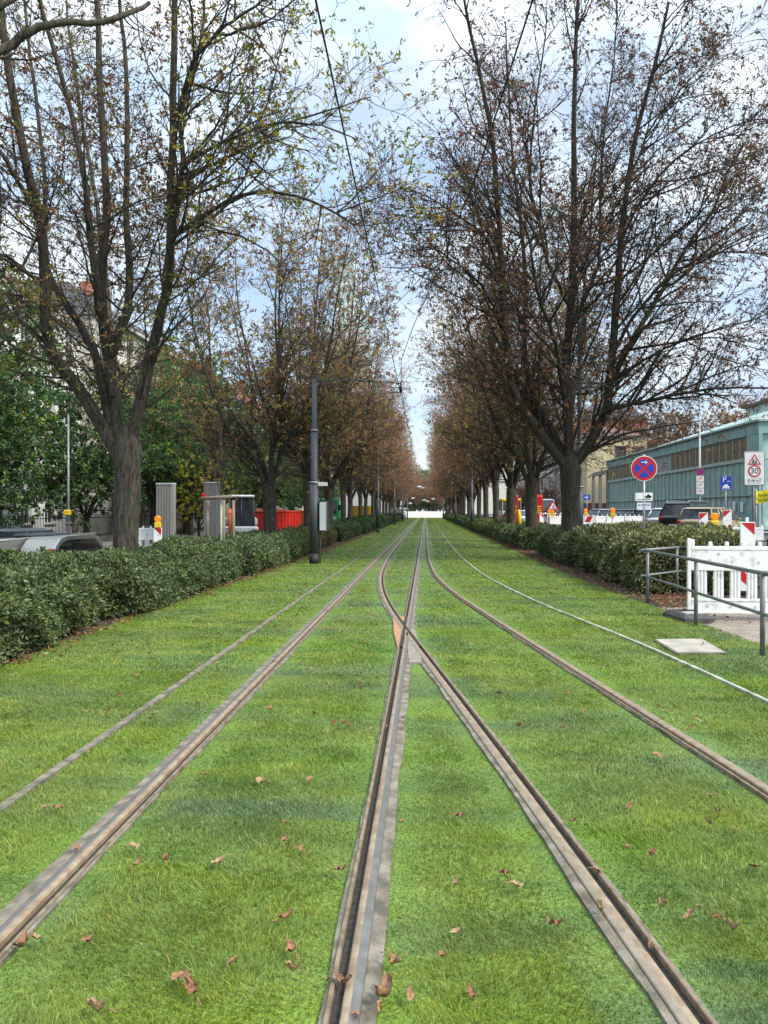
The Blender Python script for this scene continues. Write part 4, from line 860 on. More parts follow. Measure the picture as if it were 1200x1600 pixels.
# ---------------------------------------------------------------- white plastic barriers
def barrier(label, x, y, rz, detail=True, L_=2.05, foot=True):
    e = empty('plastic_barrier', (x, y, 0), rz); tag(e, label, 'barrier', 'white plastic site barriers')
    b = MB(); t = .025
    b.bbox(.0, L_, -t, t, .78, 1.06, .008); b.build('upper_panel', M['white_plastic'], e)
    b = MB(); b.bbox(0, L_, -.032, .032, 1.055, 1.12, .01); b.bbox(0, L_, -.032, .032, .735, .785, .008)
    k = 0; xx = .0
    while xx < L_ - .05: b.bbox(xx + (0 if k else .0), xx + .055, -.026, .026, 1.118, 1.19 + (.035 if k == 0 else 0), .008); xx += .25 if k else .27; k += 1
    b.build('top_rail', M['white_plastic'], e)
    b = MB(); b.bbox(0, L_, -t, t, .085, .27, .008); b.bbox(0, L_, -.034, .034, .255, .295, .006); b.bbox(0, L_, -.034, .034, .06, .095, .006); b.build('lower_panel', M['white_plastic'], e)
    for i in range(int((L_ - .1) / .253)):
        b = MB(); x0 = .17 + i * .253 - .08
        b.bbox(x0, x0 + .155, -.012, .012, .29, .74, .004)
        for q_ in range(3): b.bbox(x0 + .01 + q_ * .05, x0 + .036 + q_ * .05, -.026, .0, .292, .738, .005)
        b.build('slat', M['white_plastic'], e)
    if detail:
        b = MB()
        for cx_, cz in ((.42, 1.0), (.28, .9), (.62, .88), (1.02, .87), (1.22, .99), (1.62, .9), (.25, .18), (.6, .17), (.97, .17), (1.4, .18), (1.8, .17)): b.tube([(cx_, -t - .004, cz), (cx_, -t + .01, cz)], [.025, .02], 14)
        b.build('dimple', M['cabinet'], e)
        MB().bbox(-.055, .0, -.03, .03, .03, 1.24, .01).build('end_post', M['white_plastic'], e); MB().bbox(L_, L_ + .045, -.03, .03, .03, 1.2, .01).build('end_post', M['white_plastic'], e)
    if foot:
        f = empty('barrier_foot', (x, y, 0), rz + .18); tag(f, 'dark ribbed rubber foot under the ' + foot, 'barrier foot', 'rubber feet of site barriers')
        b = MB(); b.loft([[(-.3, -.42, -.03), (.16, -.42, -.03), (.16, .34, -.03), (-.3, .34, -.03)], [(-.3, -.42, .03), (.16, -.42, .03), (.16, .34, .03), (-.3, .34, .03)], [(-.24, -.3, .085), (.12, -.3, .085), (.12, .28, .085), (-.24, .28, .085)]]); b.build('base', M['rubber'], f)
        b = MB(); [b.box(-.2, .09, -.27 + k * .07, -.235 + k * .07, .084, .1) for k in range(3)]; b.build('rib', M['cabinet'], f)
        b = MB(); b.box(-.1, .04, -.07, .07, .08, .12); b.build('socket', M['rubber'], f)
    return e
barrier('large white plastic barrier behind the near railing at the right edge', 4.19, 12.4, -.05, foot='left end of the white barrier')
# ---------------------------------------------------------------- warning boards and beacons
def board(label, x, y, z0, w_=.25, h_=.95, rz=0., lamp=False, flip=1, foot=True, post=True):
    e = empty('warning_board', (x, y, z0), rz); tag(e, label, 'warning board', 'red and white warning boards')
    zb = .28 if foot else 0.
    b = MB(); b.bbox(-w_ / 2, w_ / 2, -.02, .02, zb, zb + h_, .006); b.build('board', M['white_plastic'], e)
    b = MB(); p = .012; W = w_ - 2 * p; n = max(1, round(h_ / (.95 if w_ < h_ else 1) * 1)); 
    if h_ > w_:
        k = W * .95; zz = zb + h_ - p
        n = int((h_ - 2 * p) // (k * 1.9)) + 1
        for i in range(n):
            top = zz - i * k * 1.9; 
            q = [(-W / 2, top), (W / 2, top), (W / 2, top - k)] if i == 0 else [(-W / 2, top + k * .0), (W / 2, top - k), (W / 2, max(zb + p, top - 1.95 * k)), (-W / 2, max(zb + p, top - k * .95))]
            q = [(flip * u, v) for u, v in q]; b = MB(); b.prism(q, lambda u, v: (u, -.0235, v), lambda u, v: (u, -.0205, v)); b.build('red_stripe', M['red'], e)
    else:
        i = -W / 2; 
        while i < W / 2 - .02:
            q = [(i, zb + p), (min(i + h_ * .8, W / 2), zb + p), (min(i + h_ * .8 + h_ * .5, W / 2), zb + h_ - p), (min(i + h_ * .5, W / 2), zb + h_ - p)]; b = MB(); b.prism(q, lambda u, v: (u, -.0235, v), lambda u, v: (u, -.0205, v)); b.build('red_stripe', M['red'], e); i += h_ * 1.6
    if post: b = MB(); b.tube([(0, .03, 0), (0, .03, zb + h_ + (.08 if not lamp else .02))], .022, 10); b.build('post', M['white_plastic'], e)
    if foot: b = MB(); b.bbox(-.2, .2, -.4, .4, .0, .11, .02); b.build('base', M['rubber'], e)
    if lamp: beacon(e, 0, 0, zb + h_)
    return e
def beacon(e, x, y, z, own=None):
    f = e if e else empty('beacon', (x, y, z))
    if not e: tag(f, own, 'beacon', 'amber site beacons'); x = y = z = 0
    b = MB(); b.tube([(x, y - .045, z + .27), (x, y - .03, z + .27), (x, y + .03, z + .27), (x, y + .045, z + .27)], [.075, .1, .1, .075], 20); b.build('lens', M['orange_lens'], f)
    b = MB(); b.bbox(x - .1, x + .1, y - .055, y + .055, z + .0, z + .17, .02); b.bbox(x - .06, x + .06, y - .04, y + .04, z + .15, z + .2, .01); b.build('battery_box', M['yellow'], f)
def at(px, py, Y): return D(px, py, Y)
p = at(1168, 840, 13.9); board('large red and white board right of the white barrier, before the bicycles', p.x, p.y, -.02, .25, 1.1 + .12, -.1)
for px, Y, w_, h_, top, fl, lab, lamp in [(1099, 24, .26, .62, 801, -1, 'narrow red and white board left of the big amber beacon', False), (1136, 25, .27, .52, 797, -1, 'narrow red and white board right of the big amber beacon', False),
                              (1116, 20, .42, .36, 824, 1, 'wide low red and white board under the big amber beacon', True)]:
    p = at(px, top, Y); e = board(lab, p.x, p.y, -.0, w_, h_, -.1, lamp, fl, foot=False, post=False); e.location.z = p.z - h_
    b = MB(); b.tube([(0, .03, 0), (0, .03, -e.location.z)], .022, 8); b.build('post', M['white_plastic'], e)
p = at(1122, 822, 24.2); e = barrier('small white barrier whose teeth show above the olive hedge', p.x - .3, 24.2, -.1, False, 1.6, foot=''); e.location.z = p.z - 1.16
for px, py, Y, lab in [(957, 808, 31, 'amber beacon among the parked cars, left of the round sign'), (900, 808, 36, 'amber beacon just left of the right mast'), (915, 806, 40, 'amber beacon just right of the right mast'), (858, 806, 46, 'left one of the two beacons before the grey van'), (863, 807, 44, 'right one of the two beacons before the grey van')]:
    p = at(px, py, Y); beacon(None, p.x, p.y, p.z, lab)
    b = MB(); b.tube([(0, 0, 0), (0, 0, .3 - p.z)], .025, 8); b.build('post', M['galv'], bpy.data.objects[[o.name for o in bpy.data.objects if o.name.startswith('beacon')][-1]])
for px, Y, w_, top, lab in [(922, 34, .5, 806, 'wide red and white board just right of the right mast'), (899, 36, .5, 806, 'wide red and white board just left of the right mast')]:
    p = at(px, top, Y); e = board(lab, p.x, p.y, 0, w_, .28, 0, foot=False, post=False); e.location.z = p.z - .28
    b = MB(); b.tube([(0, .03, 0), (0, .03, .25 - e.location.z)], .022, 8); b.build('post', M['white_plastic'], e)
for i, (px, Y, rz) in enumerate([(846, 43, .5), (852, 44, -.5), (861, 44, .5), (868, 45, -.4), (877, 46, .4)]):
    p = at(px, 803, Y); e = board('%s from the left of the small striped boards lined up before the grey van' % ORD[i], p.x, p.y, 0, .26, .5, rz, foot=False); e.location.z = p.z - .5
# white site barriers on the right street
for i in range(5):
    p = at(838 + i * 11, 0, 40); barrier('%s from the left in the line of white barriers across the street' % ORD[i], 6.35 + i * .0 + i * 1.0 - .3, 38.0 + i * .35, .3, False, 1.0, foot='').location.z = .28
# the two red plant cabinets with yellow lettering
for px, lab in ((802.5, 'left red upright machine cabinet with yellow lettering, behind the right trunks'), (841, 'right red upright machine cabinet with yellow lettering and orange foot')):
    p = at(px, 773, 47); e = empty('machine_cabinet', (p.x, p.y, .0)); tag(e, lab, 'site machine', 'red machine cabinets on the street'); h_ = p.z
    b = MB(); b.loft([[(-.24, -.3, .9), (.24, -.3, .9), (.24, .3, .9), (-.24, .3, .9)], [(-.24, -.3, h_ - .15), (.24, -.3, h_ - .15), (.24, .3, h_ - .15), (-.24, .3, h_ - .15)], [(-.17, -.24, h_), (.17, -.24, h_), (.17, .24, h_), (-.17, .24, h_)]]); b.build('cabinet', M['red'], e, .02)
    b = MB(); b.bbox(-.28, .28, -.34, .34, .3, .9, .03); b.build('base', M['orange'] if px > 820 and 'orange' in M else M['red'], e)
    b = MB(); [b.box(-.16, .16 - .05 * (k % 2), -.309, -.303, h_ - .75 - k * .13, h_ - .68 - k * .13) for k in range(4)]; b.build('lettering', M['yellow'], e)
p = at(811, 790, 44); b = MB(); e = empty('standing_pipe', (p.x, p.y, .3)); tag(e, 'yellow upright pipe beside the left red cabinet', 'pipe'); b.tube([(0, 0, 0), (0, 0, 1.1), (0, 0, 1.45)], [.16, .13, .05], 12); b.build('pipe', M['yellow'], e); b = MB(); b.cyl((0, 0), .2, 0, .08, 14); b.build('flange', M['galv'], e)

# ---------------------------------------------------------------- traffic signs
def disc(b, r_, y0, y1, cx=0, cz=0, n=40): b.tube([(cx, y0, cz), (cx, y1, cz)], r_, n, smooth=False); return b
p = at(1006, 732, 19); sg = empty('traffic_sign', (p.x, p.y, 0), -.12); tag(sg, 'round red and blue no-stopping sign with white arrow, standing in the olive hedge', 'traffic sign')
zc = p.z; R0 = .3
b = MB(); disc(b, R0 + .008, -.03, -.02, 0, zc); b.build('rim', M['white_paint'], sg)
b = MB(); disc(b, R0 - .008, -.034, -.0305, 0, zc); b.build('red_ring', M['red'], sg)
b = MB()
for a in range(4):                               # four blue quarters between the red cross
    c_ = PI / 2 * a; pts = [(math.cos(c_ + t) * R0 * .74, math.sin(c_ + t) * R0 * .74) for t in np.linspace(-.62, .62, 10)] + [(math.cos(c_) * R0 * .15, math.sin(c_) * R0 * .15)]
    b.prism(pts, lambda u, v: (u, -.038, v + zc), lambda u, v: (u, -.0345, v + zc))
b.build('blue_field', M['sign_blue'], sg)
b = MB(); az = zc + R0 * .5
b.box(-.07, .07, -.042, -.0385, az - .01, az + .01); 
for s_ in (1, -1): b.prism([(.085, az), (.035, az + s_ * .045), (.022, az + s_ * .035), (.065, az)], lambda u, v: (u, -.042, v), lambda u, v: (u, -.0385, v))
b.build('white_arrow', M['white_paint'], sg)
b = MB(); b.tube([(0, 0, -.1), (0, 0, zc + R0 + .04)], .03, 12); b.build('post', M['galv'], sg)
b = MB(); z1 = at(1006, 770, 19).z; z0 = at(1006, 783, 19).z; hw = .2
b.bbox(-hw, hw, -.028, -.018, z0, z1, .003); pl = b.build('plate', M['white_paint'], sg); pl['label'] = 'white plate with a car pictogram'
b = MB(); zm = z0 + .05; b.box(-.17, .15, -.031, -.0285, zm - .012, zm); b.build('kerb_mark', M['black'], pl)
b = MB()
zz = zm + .015
b.prism([(.03, zz + .02), (.05, zz + .06), (.07, zz + .062), (.085, zz + .1), (.125, zz + .1), (.14, zz + .062), (.165, zz + .055), (.17, zz + .02), (.15, zz + .02), (.145, zz), (.125, zz), (.12, zz + .02), (.075, zz + .02), (.07, zz), (.05, zz), (.045, zz + .02)], lambda u, v: (u, -.032, v), lambda u, v: (u, -.0285, v))
for s_ in (1, -1): b.box(.02, .18, -.036, -.033, zz + .05, zz + .062, 0)
b.build('car_pictogram', M['black'], pl)
b = MB(); zb1 = at(1006, 785.5, 19).z; zb0 = at(1006, 797, 19).z; b.bbox(-.165, .165, -.027, -.021, zb0, zb1, .002); pp = b.build('paper_notice', M['paper'], sg)
text('ab 02.09.24', .062, (0, -.0285, zb1 - .055), (PI / 2, 0, 0), M['ink'], pp); text('7h', .05, (0, -.0285, zb0 + .045), (PI / 2, 0, 0), M['ink'], pp)
# 30 km/h board
p = at(1178, 732, 29); sg = empty('traffic_sign', (p.x, p.y, 0), -.1); tag(sg, 'tall white board with children warning triangle and a ring reading 30', 'traffic sign'); zc = p.z
b = MB(); b.bbox(-.37, .37, -.05, -.02, zc - .64, zc + .63, .01); b.build('frame', M['galv'], sg)
b = MB(); b.bbox(-.335, .335, -.055, -.051, zc - .6, zc + .59, .001); bd = b.build('board', M['white_paint'], sg)
def poly3(b, n, R_, cz, y0, y1, a0=PI / 2): b.prism([(math.cos(a0 + i * 2 * PI / n) * R_, math.sin(a0 + i * 2 * PI / n) * R_ + cz) for i in range(n)], lambda u, v: (u, y0, v), lambda u, v: (u, y1, v))
b = MB(); poly3(b, 3, .27, zc + .27, -.058, -.0555); b.build('red_triangle', M['red'], bd)
b = MB(); poly3(b, 3, .19, zc + .27, -.061, -.0585); b.build('triangle_field', M['white_paint'], bd)
b = MB()
for cx_, s_ in ((-.045, 1.), (.05, .8)):
    disc(b, .022 * s_, -.064, -.0615, cx_, zc + .27 + .085 * s_, 12)
    b.prism([(cx_ - .03 * s_, zc + .24 + .07 * s_), (cx_ + .03 * s_, zc + .24 + .07 * s_), (cx_ + .05 * s_, zc + .24), (cx_ + .02 * s_, zc + .24 + .02 * s_), (cx_ + .045 * s_, zc + .17), (cx_ + .015 * s_, zc + .17), (cx_, zc + .22), (cx_ - .03 * s_, zc + .17), (cx_ - .06 * s_, zc + .18), (cx_ - .025 * s_, zc + .25)], lambda u, v: (u, -.064, v), lambda u, v: (u, -.0615, v))
b.build('children_pictogram', M['black'], bd)
b = MB(); disc(b, .225, -.058, -.0555, 0, zc - .1); b.build('red_ring', M['red'], bd)
b = MB(); disc(b, .172, -.061, -.0585, 0, zc - .1); b.build('ring_field', M['white_paint'], bd)
text('30', .3, (0, -.063, zc - .1), (PI / 2, 0, 0), M['black'], bd)
b = MB(); b.bbox(-.22, .22, -.058, -.0555, zc - .54, zc - .37, .001); b.build('plate_border', M['black'], bd)
b = MB(); b.bbox(-.21, .21, -.061, -.0585, zc - .53, zc - .38, .001); b.build('distance_plate', M['white_paint'], bd)
text('100 m', .125, (0, -.063, zc - .455), (PI / 2, 0, 0), M['black'], bd)
b = MB()
for s_ in (-1, 1): b.box(s_ * .19 - .006, s_ * .19 + .006, -.064, -.0615, zc - .51, zc - .42); b.prism([(s_ * .19 - .02, zc - .43), (s_ * .19 + .02, zc - .43), (s_ * .19, zc - .392)], lambda u, v: (u, -.064, v), lambda u, v: (u, -.0615, v))
b.build('arrows', M['black'], bd)
b = MB(); b.tube([(-.02, 0, 0), (-.02, 0, zc + .6)], .035, 12); b.build('post', M['galv'], sg)
# parking sign
p = at(1134, 755, 36); sg = empty('traffic_sign', (p.x, p.y, 0), -.15); tag(sg, 'blue parking sign with white P, arrow and car before the glass building', 'traffic sign'); zc = p.z
b = MB(); b.bbox(-.235, .235, -.04, -.03, zc - .31, zc + .31, .004); bd = b.build('board', M['sign_blue'], sg)
text('P', .33, (-.07, -.043, zc + .15), (PI / 2, 0, 0), M['white_paint'], bd)
b = MB(); b.box(.08, .2, -.044, -.041, zc + .075, zc + .09); b.prism([(.05, zc + .082), (.1, zc + .12), (.1, zc + .045)], lambda u, v: (u, -.044, v), lambda u, v: (u, -.041, v)); b.build('arrow', M['white_paint'], bd)
b = MB(); b.box(-.19, .19, -.044, -.041, zc - .27, zc - .25)
b.prism([(-.15, zc - .22), (-.15, zc - .14), (-.1, zc - .13), (-.07, zc - .06), (.07, zc - .06), (.1, zc - .13), (.15, zc - .14), (.15, zc - .22)], lambda u, v: (u, -.044, v), lambda u, v: (u, -.041, v)); b.build('car_pictogram', M['white_paint'], bd)
b = MB(); b.tube([(0, 0, 0), (0, 0, zc + .36)], .03, 10); b.build('post', M['galv'], sg)
# lamp column with small signs
p = at(1093, 775, 45); q = at(1088, 626, 45); lp = empty('street_lamp', (p.x, p.y, .3)); tag(lp, 'tall pale lamp column with small signs before the glass building', 'street lamp'); H = q.z - .3
b = MB(); b.tube([(0, 0, 0), (0, 0, 1.2), (0, 0, H)], [.09, .075, .045], 14); b.build('column', M['galv'], lp)
b = MB(); b.tube([(0, 0, H), (-.3, -.1, H + .1), (-.9, -.4, H + .12)], [.04, .06, .1], 10); b.bbox(-1.0, -.1, -.3, .0, H + .02, H + .14, .03); b.build('lamp_head', M['cabinet'], lp)
sg = empty('traffic_sign', (p.x, p.y - .1, 0), -.2); tag(sg, 'small round no-stopping sign above three red-lettered plates on the lamp column', 'traffic sign'); zc = at(1091, 737, 45).z; 
b = MB(); disc(b, .215, -.02, 0, 0, zc); b.build('red_ring', M['red'], sg)
b = MB()
for a in range(4):
    c_ = PI / 2 * a; b.prism([(math.cos(c_ + t) * .16, math.sin(c_ + t) * .16) for t in np.linspace(-.6, .6, 8)] + [(math.cos(c_) * .035, math.sin(c_) * .035)], lambda u, v: (u, -.025, v + zc), lambda u, v: (u, -.0215, v + zc))
b.build('blue_field', M['sign_blue'], sg)
for k in range(3):
    z1 = zc - .25 - k * .36; b = MB(); b.bbox(-.2, .2, -.02, 0, z1 - .32, z1, .003); pl = b.build('plate', M['white_paint'], sg)
    b = MB(); [b.prism([(-.13, z1 - .1 - j * .09), (.12, z1 - .05 - j * .09), (.12, z1 - .08 - j * .09), (-.13, z1 - .13 - j * .09)], lambda u, v: (u, -.024, v), lambda u, v: (u, -.0205, v)) for j in range(2)]; b.build('red_marks', M['red'], pl)
# yellow banner with handwriting
p = at(1181, 777, 27); q = at(1216, 768, 27); bn = empty('banner', (p.x, p.y, p.z), -.1); tag(bn, 'yellow cloth banner with black handwriting at the right edge', 'banner')
M['banner'] = mat('yellow_cloth', (.8, .72, .03), (.7, .62, .02), .8)
b = MB(); b.add([(i * .11, -.0 + .02 * math.sin(i * 1.3), z_ + i * .022) for i in range(10) for z_ in (-.23, .19)], [(i * 2, i * 2 + 2, i * 2 + 3, i * 2 + 1) for i in range(9)]); cl = b.build('cloth', M['banner'], bn)
so_ = cl.modifiers.new('thickness', 'SOLIDIFY'); so_.thickness = .004
text('Bauen, nur', .17, (.42, -.035, .12), (PI / 2, -.19, 0), M['black'], bn, 'handwriting'); text('Straßenfest', .19, (.46, -.035, -.04), (PI / 2, -.19, 0), M['black'], bn, 'handwriting')
b = MB(); b.tube([(.02, .06, -p.z + .1), (.02, .06, .3)], .03, 8); b.tube([(1.0, .06, -p.z + .1), (1.0, .06, .5)], .03, 8); b.build('post', M['galv'], bn)

# ---------------------------------------------------------------- bicycles
def bicycle(label, x, y, z, rz, c=(.02, .02, .022), lean=.06):
    e = empty('bicycle', (x, y, z), rz); e.rotation_euler = (0, lean, rz); tag(e, label, 'bicycle', 'parked bicycles')
    fm = mat('bicycle_paint', c, None, .35, .3)
    for yy in (-.52, .52):
        wh = MB(); wh.torus((0, yy, .35), .33, .018); w_ = wh.build('wheel', M['tyre'], e)
        s_ = MB(); s_.torus((0, yy, .35), .305, .01)
        for k in range(12):
            a = k * PI / 6; s_.tube([(0, yy, .35), (0, yy + .3 * math.cos(a), .35 + .3 * math.sin(a))], .002, 3)
        s_.build('rim', M['rim'], w_)
    b = MB(); bb = (0, -.08, .3); st = (0, -.2, .78); hd = (0, .36, .8); 
    for a, c_, r_ in ((bb, st, .016), (bb, hd, .02), (st, hd, .017), (bb, (0, -.52, .35), .011), (st, (0, -.52, .35), .01), (hd, (0, .52, .35), .015), (hd, (0, .34, .98), .014), (st, (0, -.23, .92), .013)): b.tube([a, c_], r_, 8)
    b.build('frame', fm, e)
    b = MB(); b.tube([(-.28, .22, 1.0), (-.2, .32, 1.0), (0, .36, .99), (.2, .32, 1.0), (.28, .22, 1.0)], .013, 8); b.build('handlebar', M['rim'], e)
    b = MB(); b.loft([[(-.02, -.08, .93), (.02, -.08, .93), (.02, -.08, .96), (-.02, -.08, .96)], [(-.05, -.25, .92), (.05, -.25, .92), (.04, -.25, .97), (-.04, -.25, .97)], [(-.08, -.36, .93), (.08, -.36, .93), (.06, -.36, .98), (-.06, -.36, .98)]]); b.build('saddle', M['tyre'], e)
    b = MB(); b.torus((.03, -.08, .3), .09, .008); b.box(.03, .12, -.1, -.06, .12, .14); b.box(-.12, -.03, -.1, -.06, .46, .48); b.build('crank', M['rim'], e)
    return e
bicycle('black bicycle at the right edge, left of the two behind the striped board', 8.05, 18.9, .02, .9); bicycle('black bicycle at the right edge, right of the two and partly cut off', 8.75, 19.3, .02, 1.1)
bicycle('dark bicycle parked on the left pavement by the amber beacon', -8.6, 25.0, .03, 1.2)

# ---------------------------------------------------------------- cars
def car(label, x, y, z, rz, paint, L_=4.4, W=1.8, H=1.46, kind='hatch', rails=False, group='cars parked along the right street', name='parked_car', cat='car'):
    e = empty(name, (x, y, z), rz); tag(e, label, cat, group); h = L_ / 2; k = {'hatch': 0, 'estate': 1, 'van': 2}[kind]
    pm = mat('car_paint', paint, tuple(c * .9 for c in paint), .22, .25, spec=.6)
    def ring(y_, hw, zl, zb, zt, crown=.04): return [(-hw * .94, y_, zl), (-hw, y_, zl + .12), (-hw * 1.0, y_, zb), (-hw * .93, y_, zt - .02), (-hw * .5, y_, zt + crown * .6), (0, y_, zt + crown), (hw * .5, y_, zt + crown * .6), (hw * .93, y_, zt - .02), (hw, y_, zb), (hw, y_, zl + .12), (hw * .94, y_, zl)]
    w2 = W / 2; bz = H * .6
    st = [(-h, w2 * .86, .34, .55, bz * .84), (-h + .12, w2 * .96, .25, .6, bz * .99), (-h + .6, w2, .2, .62, bz * 1.03), (0, w2, .18, .62, bz * 1.0), (h - 1.15, w2, .2, .6, bz * .97), (h - .5, w2 * .97, .22, .56, bz * .86), (h - .12, w2 * .88, .26, .5, bz * .72), (h, w2 * .78, .32, .45, bz * .62)]
    b = MB(); b.loft([ring(*s) for s in st], smooth=True); b.build('body', pm, e)
    fy = h - 1.15 if k < 2 else h - .55; ry = {0: -h + .35, 1: -h + .2, 2: -h + .08}[k]; tf = fy - (.75 if k < 2 else .4); tr_ = {0: ry + .45, 1: ry + .28, 2: ry + .1}[k]
    g0, g1 = bz * .96, H - .05
    def gr(y_, hw, z_): return [(-hw, y_, z_), (hw, y_, z_)]
    wb, wt = w2 * .93, w2 * .74
    V = [(-wb, ry, g0), (wb, ry, g0), (wb, fy, g0), (-wb, fy, g0), (-wt, tr_, g1), (wt, tr_, g1), (wt, tf, g1), (-wt, tf, g1)]
    b = MB(); b.add(V, [(0, 1, 5, 4), (1, 2, 6, 5), (2, 3, 7, 6), (3, 0, 4, 7), (4, 5, 6, 7)]); b.build('window_glass', M['glass'], e)
    b = MB(); b.loft([[(-wt * .99, tr_ - .1, g1 - .02), (wt * .99, tr_ - .1, g1 - .02), (wt * .8, tr_ + .05, H), (-wt * .8, tr_ + .05, H)]] + [[(-wt * 1.03, yy, g1 - .025), (wt * 1.03, yy, g1 - .025), (wt * .85, yy, H + .01), (-wt * .85, yy, H + .01)] for yy in (tr_ + .2, (tr_ + tf) / 2, tf - .2)] + [[(-wt * .97, tf + .04, g1 - .03), (wt * .97, tf + .04, g1 - .03), (wt * .8, tf - .02, H - .02), (-wt * .8, tf - .02, H - .02)]]); b.build('roof', pm, e)
    b = MB()
    for s_ in (-1, 1):
        for (ya, yb, r_) in ((ry, tr_, .045), (fy, tf, .035), ((ry + fy) / 2, (tr_ + tf) / 2, .03)) + (((ry + .9, tr_ + .75, .04),) if k else ()): b.tube([(s_ * wb * 1.0, ya, g0 - .02), (s_ * wt * 1.0, yb, g1)], r_, 6)
    b.build('pillar', pm, e)
    if rails: b = MB(); [b.tube([(s_ * wt * .9, tr_, H), (s_ * wt * .9, tr_ + .15, H + .06), (s_ * wt * .9, tf - .3, H + .06), (s_ * wt * .9, tf - .1, H)], .018, 6) for s_ in (-1, 1)]; b.build('roof_rail', M['rim'], e)
    for s_ in (-1, 1):
        for yy in (-h + .85, h - .85):
            t = MB(); t.tube([(s_ * (w2 - .2), yy, .32), (s_ * (w2 + .015), yy, .32)], .32, 20); w_ = t.build('wheel', M['tyre'], e); r_ = MB(); r_.tube([(s_ * (w2 + .005), yy, .32), (s_ * (w2 + .025), yy, .32)], [.21, .19], 12); r_.build('rim', M['rim'], w_)
        b = MB(); b.bbox(s_ * w2 * .68 - .14, s_ * w2 * .68 + .14, h - .2, h - .03, bz * .62, bz * .74, .02); b.build('headlight', M['headlamp'], e)
        b = MB(); b.bbox(s_ * w2 * .8 - .1, s_ * w2 * .8 + .1, -h + .01, -h + .16, bz * .72, bz * .95, .02); b.build('tail_light', M['tail'], e)
        b = MB(); b.bbox(s_ * (w2 + .08) - .09, s_ * (w2 + .08) + .09, fy - .35, fy - .22, g0 - .02, g0 + .12, .03); b.build('mirror', pm, e)
    b = MB(); b.bbox(-.26, .26, -h - .012, -h + .01, .52, .63, .003); b.build('number_plate', M['white_paint'], e)
    return e
DARK = (.012, .014, .018)
# each car stands on a slant, tail towards the tram track
def slot(px, Y): p = D(px, 800, Y); return p.x + 1.3, Y + 1.0
for px, Y, pc, L_, H, kd, rl, lab in [(1083, 38.5, (.3, .24, .13), 4.5, 1.5, 'estate', False, 'gold-beige estate car behind the amber beacon and striped boards'), (1054, 42, (.02, .022, .026), 4.7, 1.8, 'estate', True, 'black off-road estate car with roof rails, tallest of the parked cars'), (1026, 45.5, (.42, .43, .44), 4.2, 1.5, 'hatch', False, 'white-grey car between the sign post and the black off-road car'),
        (998, 49, DARK, 4.3, 1.48, 'hatch', False, 'dark car directly behind the round sign post'), (976, 52.5, (.03, .035, .045), 4.3, 1.46, 'hatch', False, 'dark blue car right of the small beacon'), (958, 56, DARK, 4.3, 1.46, 'hatch', False, 'black car behind the small beacon'), (943, 60, (.25, .26, .28), 4.4, 1.47, 'hatch', False, 'silver car leftmost of the parked row'), (928, 68, (.12, .13, .14), 4.4, 1.5, 'hatch', False, 'grey car half hidden by the right mast')]:
    x, y = slot(px, Y); car(lab, x, y, .34, -.75, pc, L_, 1.82, H, kd, rl)
p = at(851, 795, 62); car('pale grey delivery van behind the row of striped boards', p.x + .1, 63, .3, 3.0, (.3, .36, .37), 5.2, 1.95, 2.3, 'van', name='delivery_van', cat='van', group=None)
p = at(930, 800, 80); 
for i, (px, Y, X, pc, lab) in enumerate([(789, 74, 9.2, (.5, .5, .5), 'white car by the left red cabinet'), (783, 90, 10, (.4, .05, .03), 'red car between the middle trunks of the right row')]):
    car(lab, X, Y, .25, .1, pc)
# left street
car('low dark car on the left street whose roof shows at the left edge', -11.4, 19.6, -.02, PI / 2 + 1.2, (.03, .034, .04), 4.3, 1.75, 1.22, group='cars on the left street')
for i, (x, y, pc, lab) in enumerate([(-10.5, 58, (.6, .6, .6), 'white car just right of the red skip'), (-14, 76, (.25, .02, .02), 'dark red car left of the yellow container'), (-9.6, 84, (.5, .5, .52), 'silver car before the yellow container'), (-8.8, 150, (.55, .55, .57), 'first silver car by the far end of the left row'), (-7.6, 170, (.6, .6, .62), 'second silver car by the far end of the left row'), (-5.6, 181, (.4, .42, .45), 'grey car nearest the junction on the left')]):
    car(lab, x, y, -.02, .05, pc, group='cars on the left street')
# flatbed trailer with its silver arched mudguard
M['tread'] = mat('silver_tread_plate', (.4, .4, .36), (.27, .27, .25), .4, .75, scale=45, bump=.5, bscale=60)
tr = empty('flatbed_trailer', (-7.85, 16.6, -.02), .05); tag(tr, 'silver flatbed trailer with arched mudguard behind the hedge at the left', 'trailer')
def arch(x0, x1, yc, r_, zt, t=.02):
    b = MB(); prof = [(yc + r_ * 1.0, zt - .42), (yc + r_ * .93, zt - .2), (yc + r_ * .75, zt - .05), (yc + r_ * .55, zt), (yc - r_ * .55, zt), (yc - r_ * .75, zt - .05), (yc - r_ * .93, zt - .2), (yc - r_, zt - .42)]
    b.loft([[(x0, p[0], p[1]) for p in prof] + [(x0, p[0] * 1.0 - (p[0] - yc) * .05, p[1] - t) for p in reversed(prof)], [(x1, p[0], p[1]) for p in prof] + [(x1, p[0] - (p[0] - yc) * .05, p[1] - t) for p in reversed(prof)]]); return b
arch(-.35, .3, -.3, 1.35, 1.15).build('mudguard', M['tread'], tr)
b = arch(.3, .35, -.3, 1.37, 1.165, .08); b.build('mudguard_edge', M['rim'], tr)
b = MB(); b.bbox(-2.4, -.4, -3.2, 2.4, .9, 1.0, .01); b.bbox(-.46, -.4, -3.2, 2.4, 1.0, 1.1, .01); b.tube([(-.43, -3.4, 1.12), (-.43, 2.6, 1.12)], .03, 8); b.build('deck', M['tread'], tr)
b = MB(); b.box(-2.3, -.5, -2.1, 2.3, .7, .9); b.tube([(-.7, 2.3, .6), (-.7, 4.2, .5)], .06, 8); b.build('chassis', M['mast'], tr)
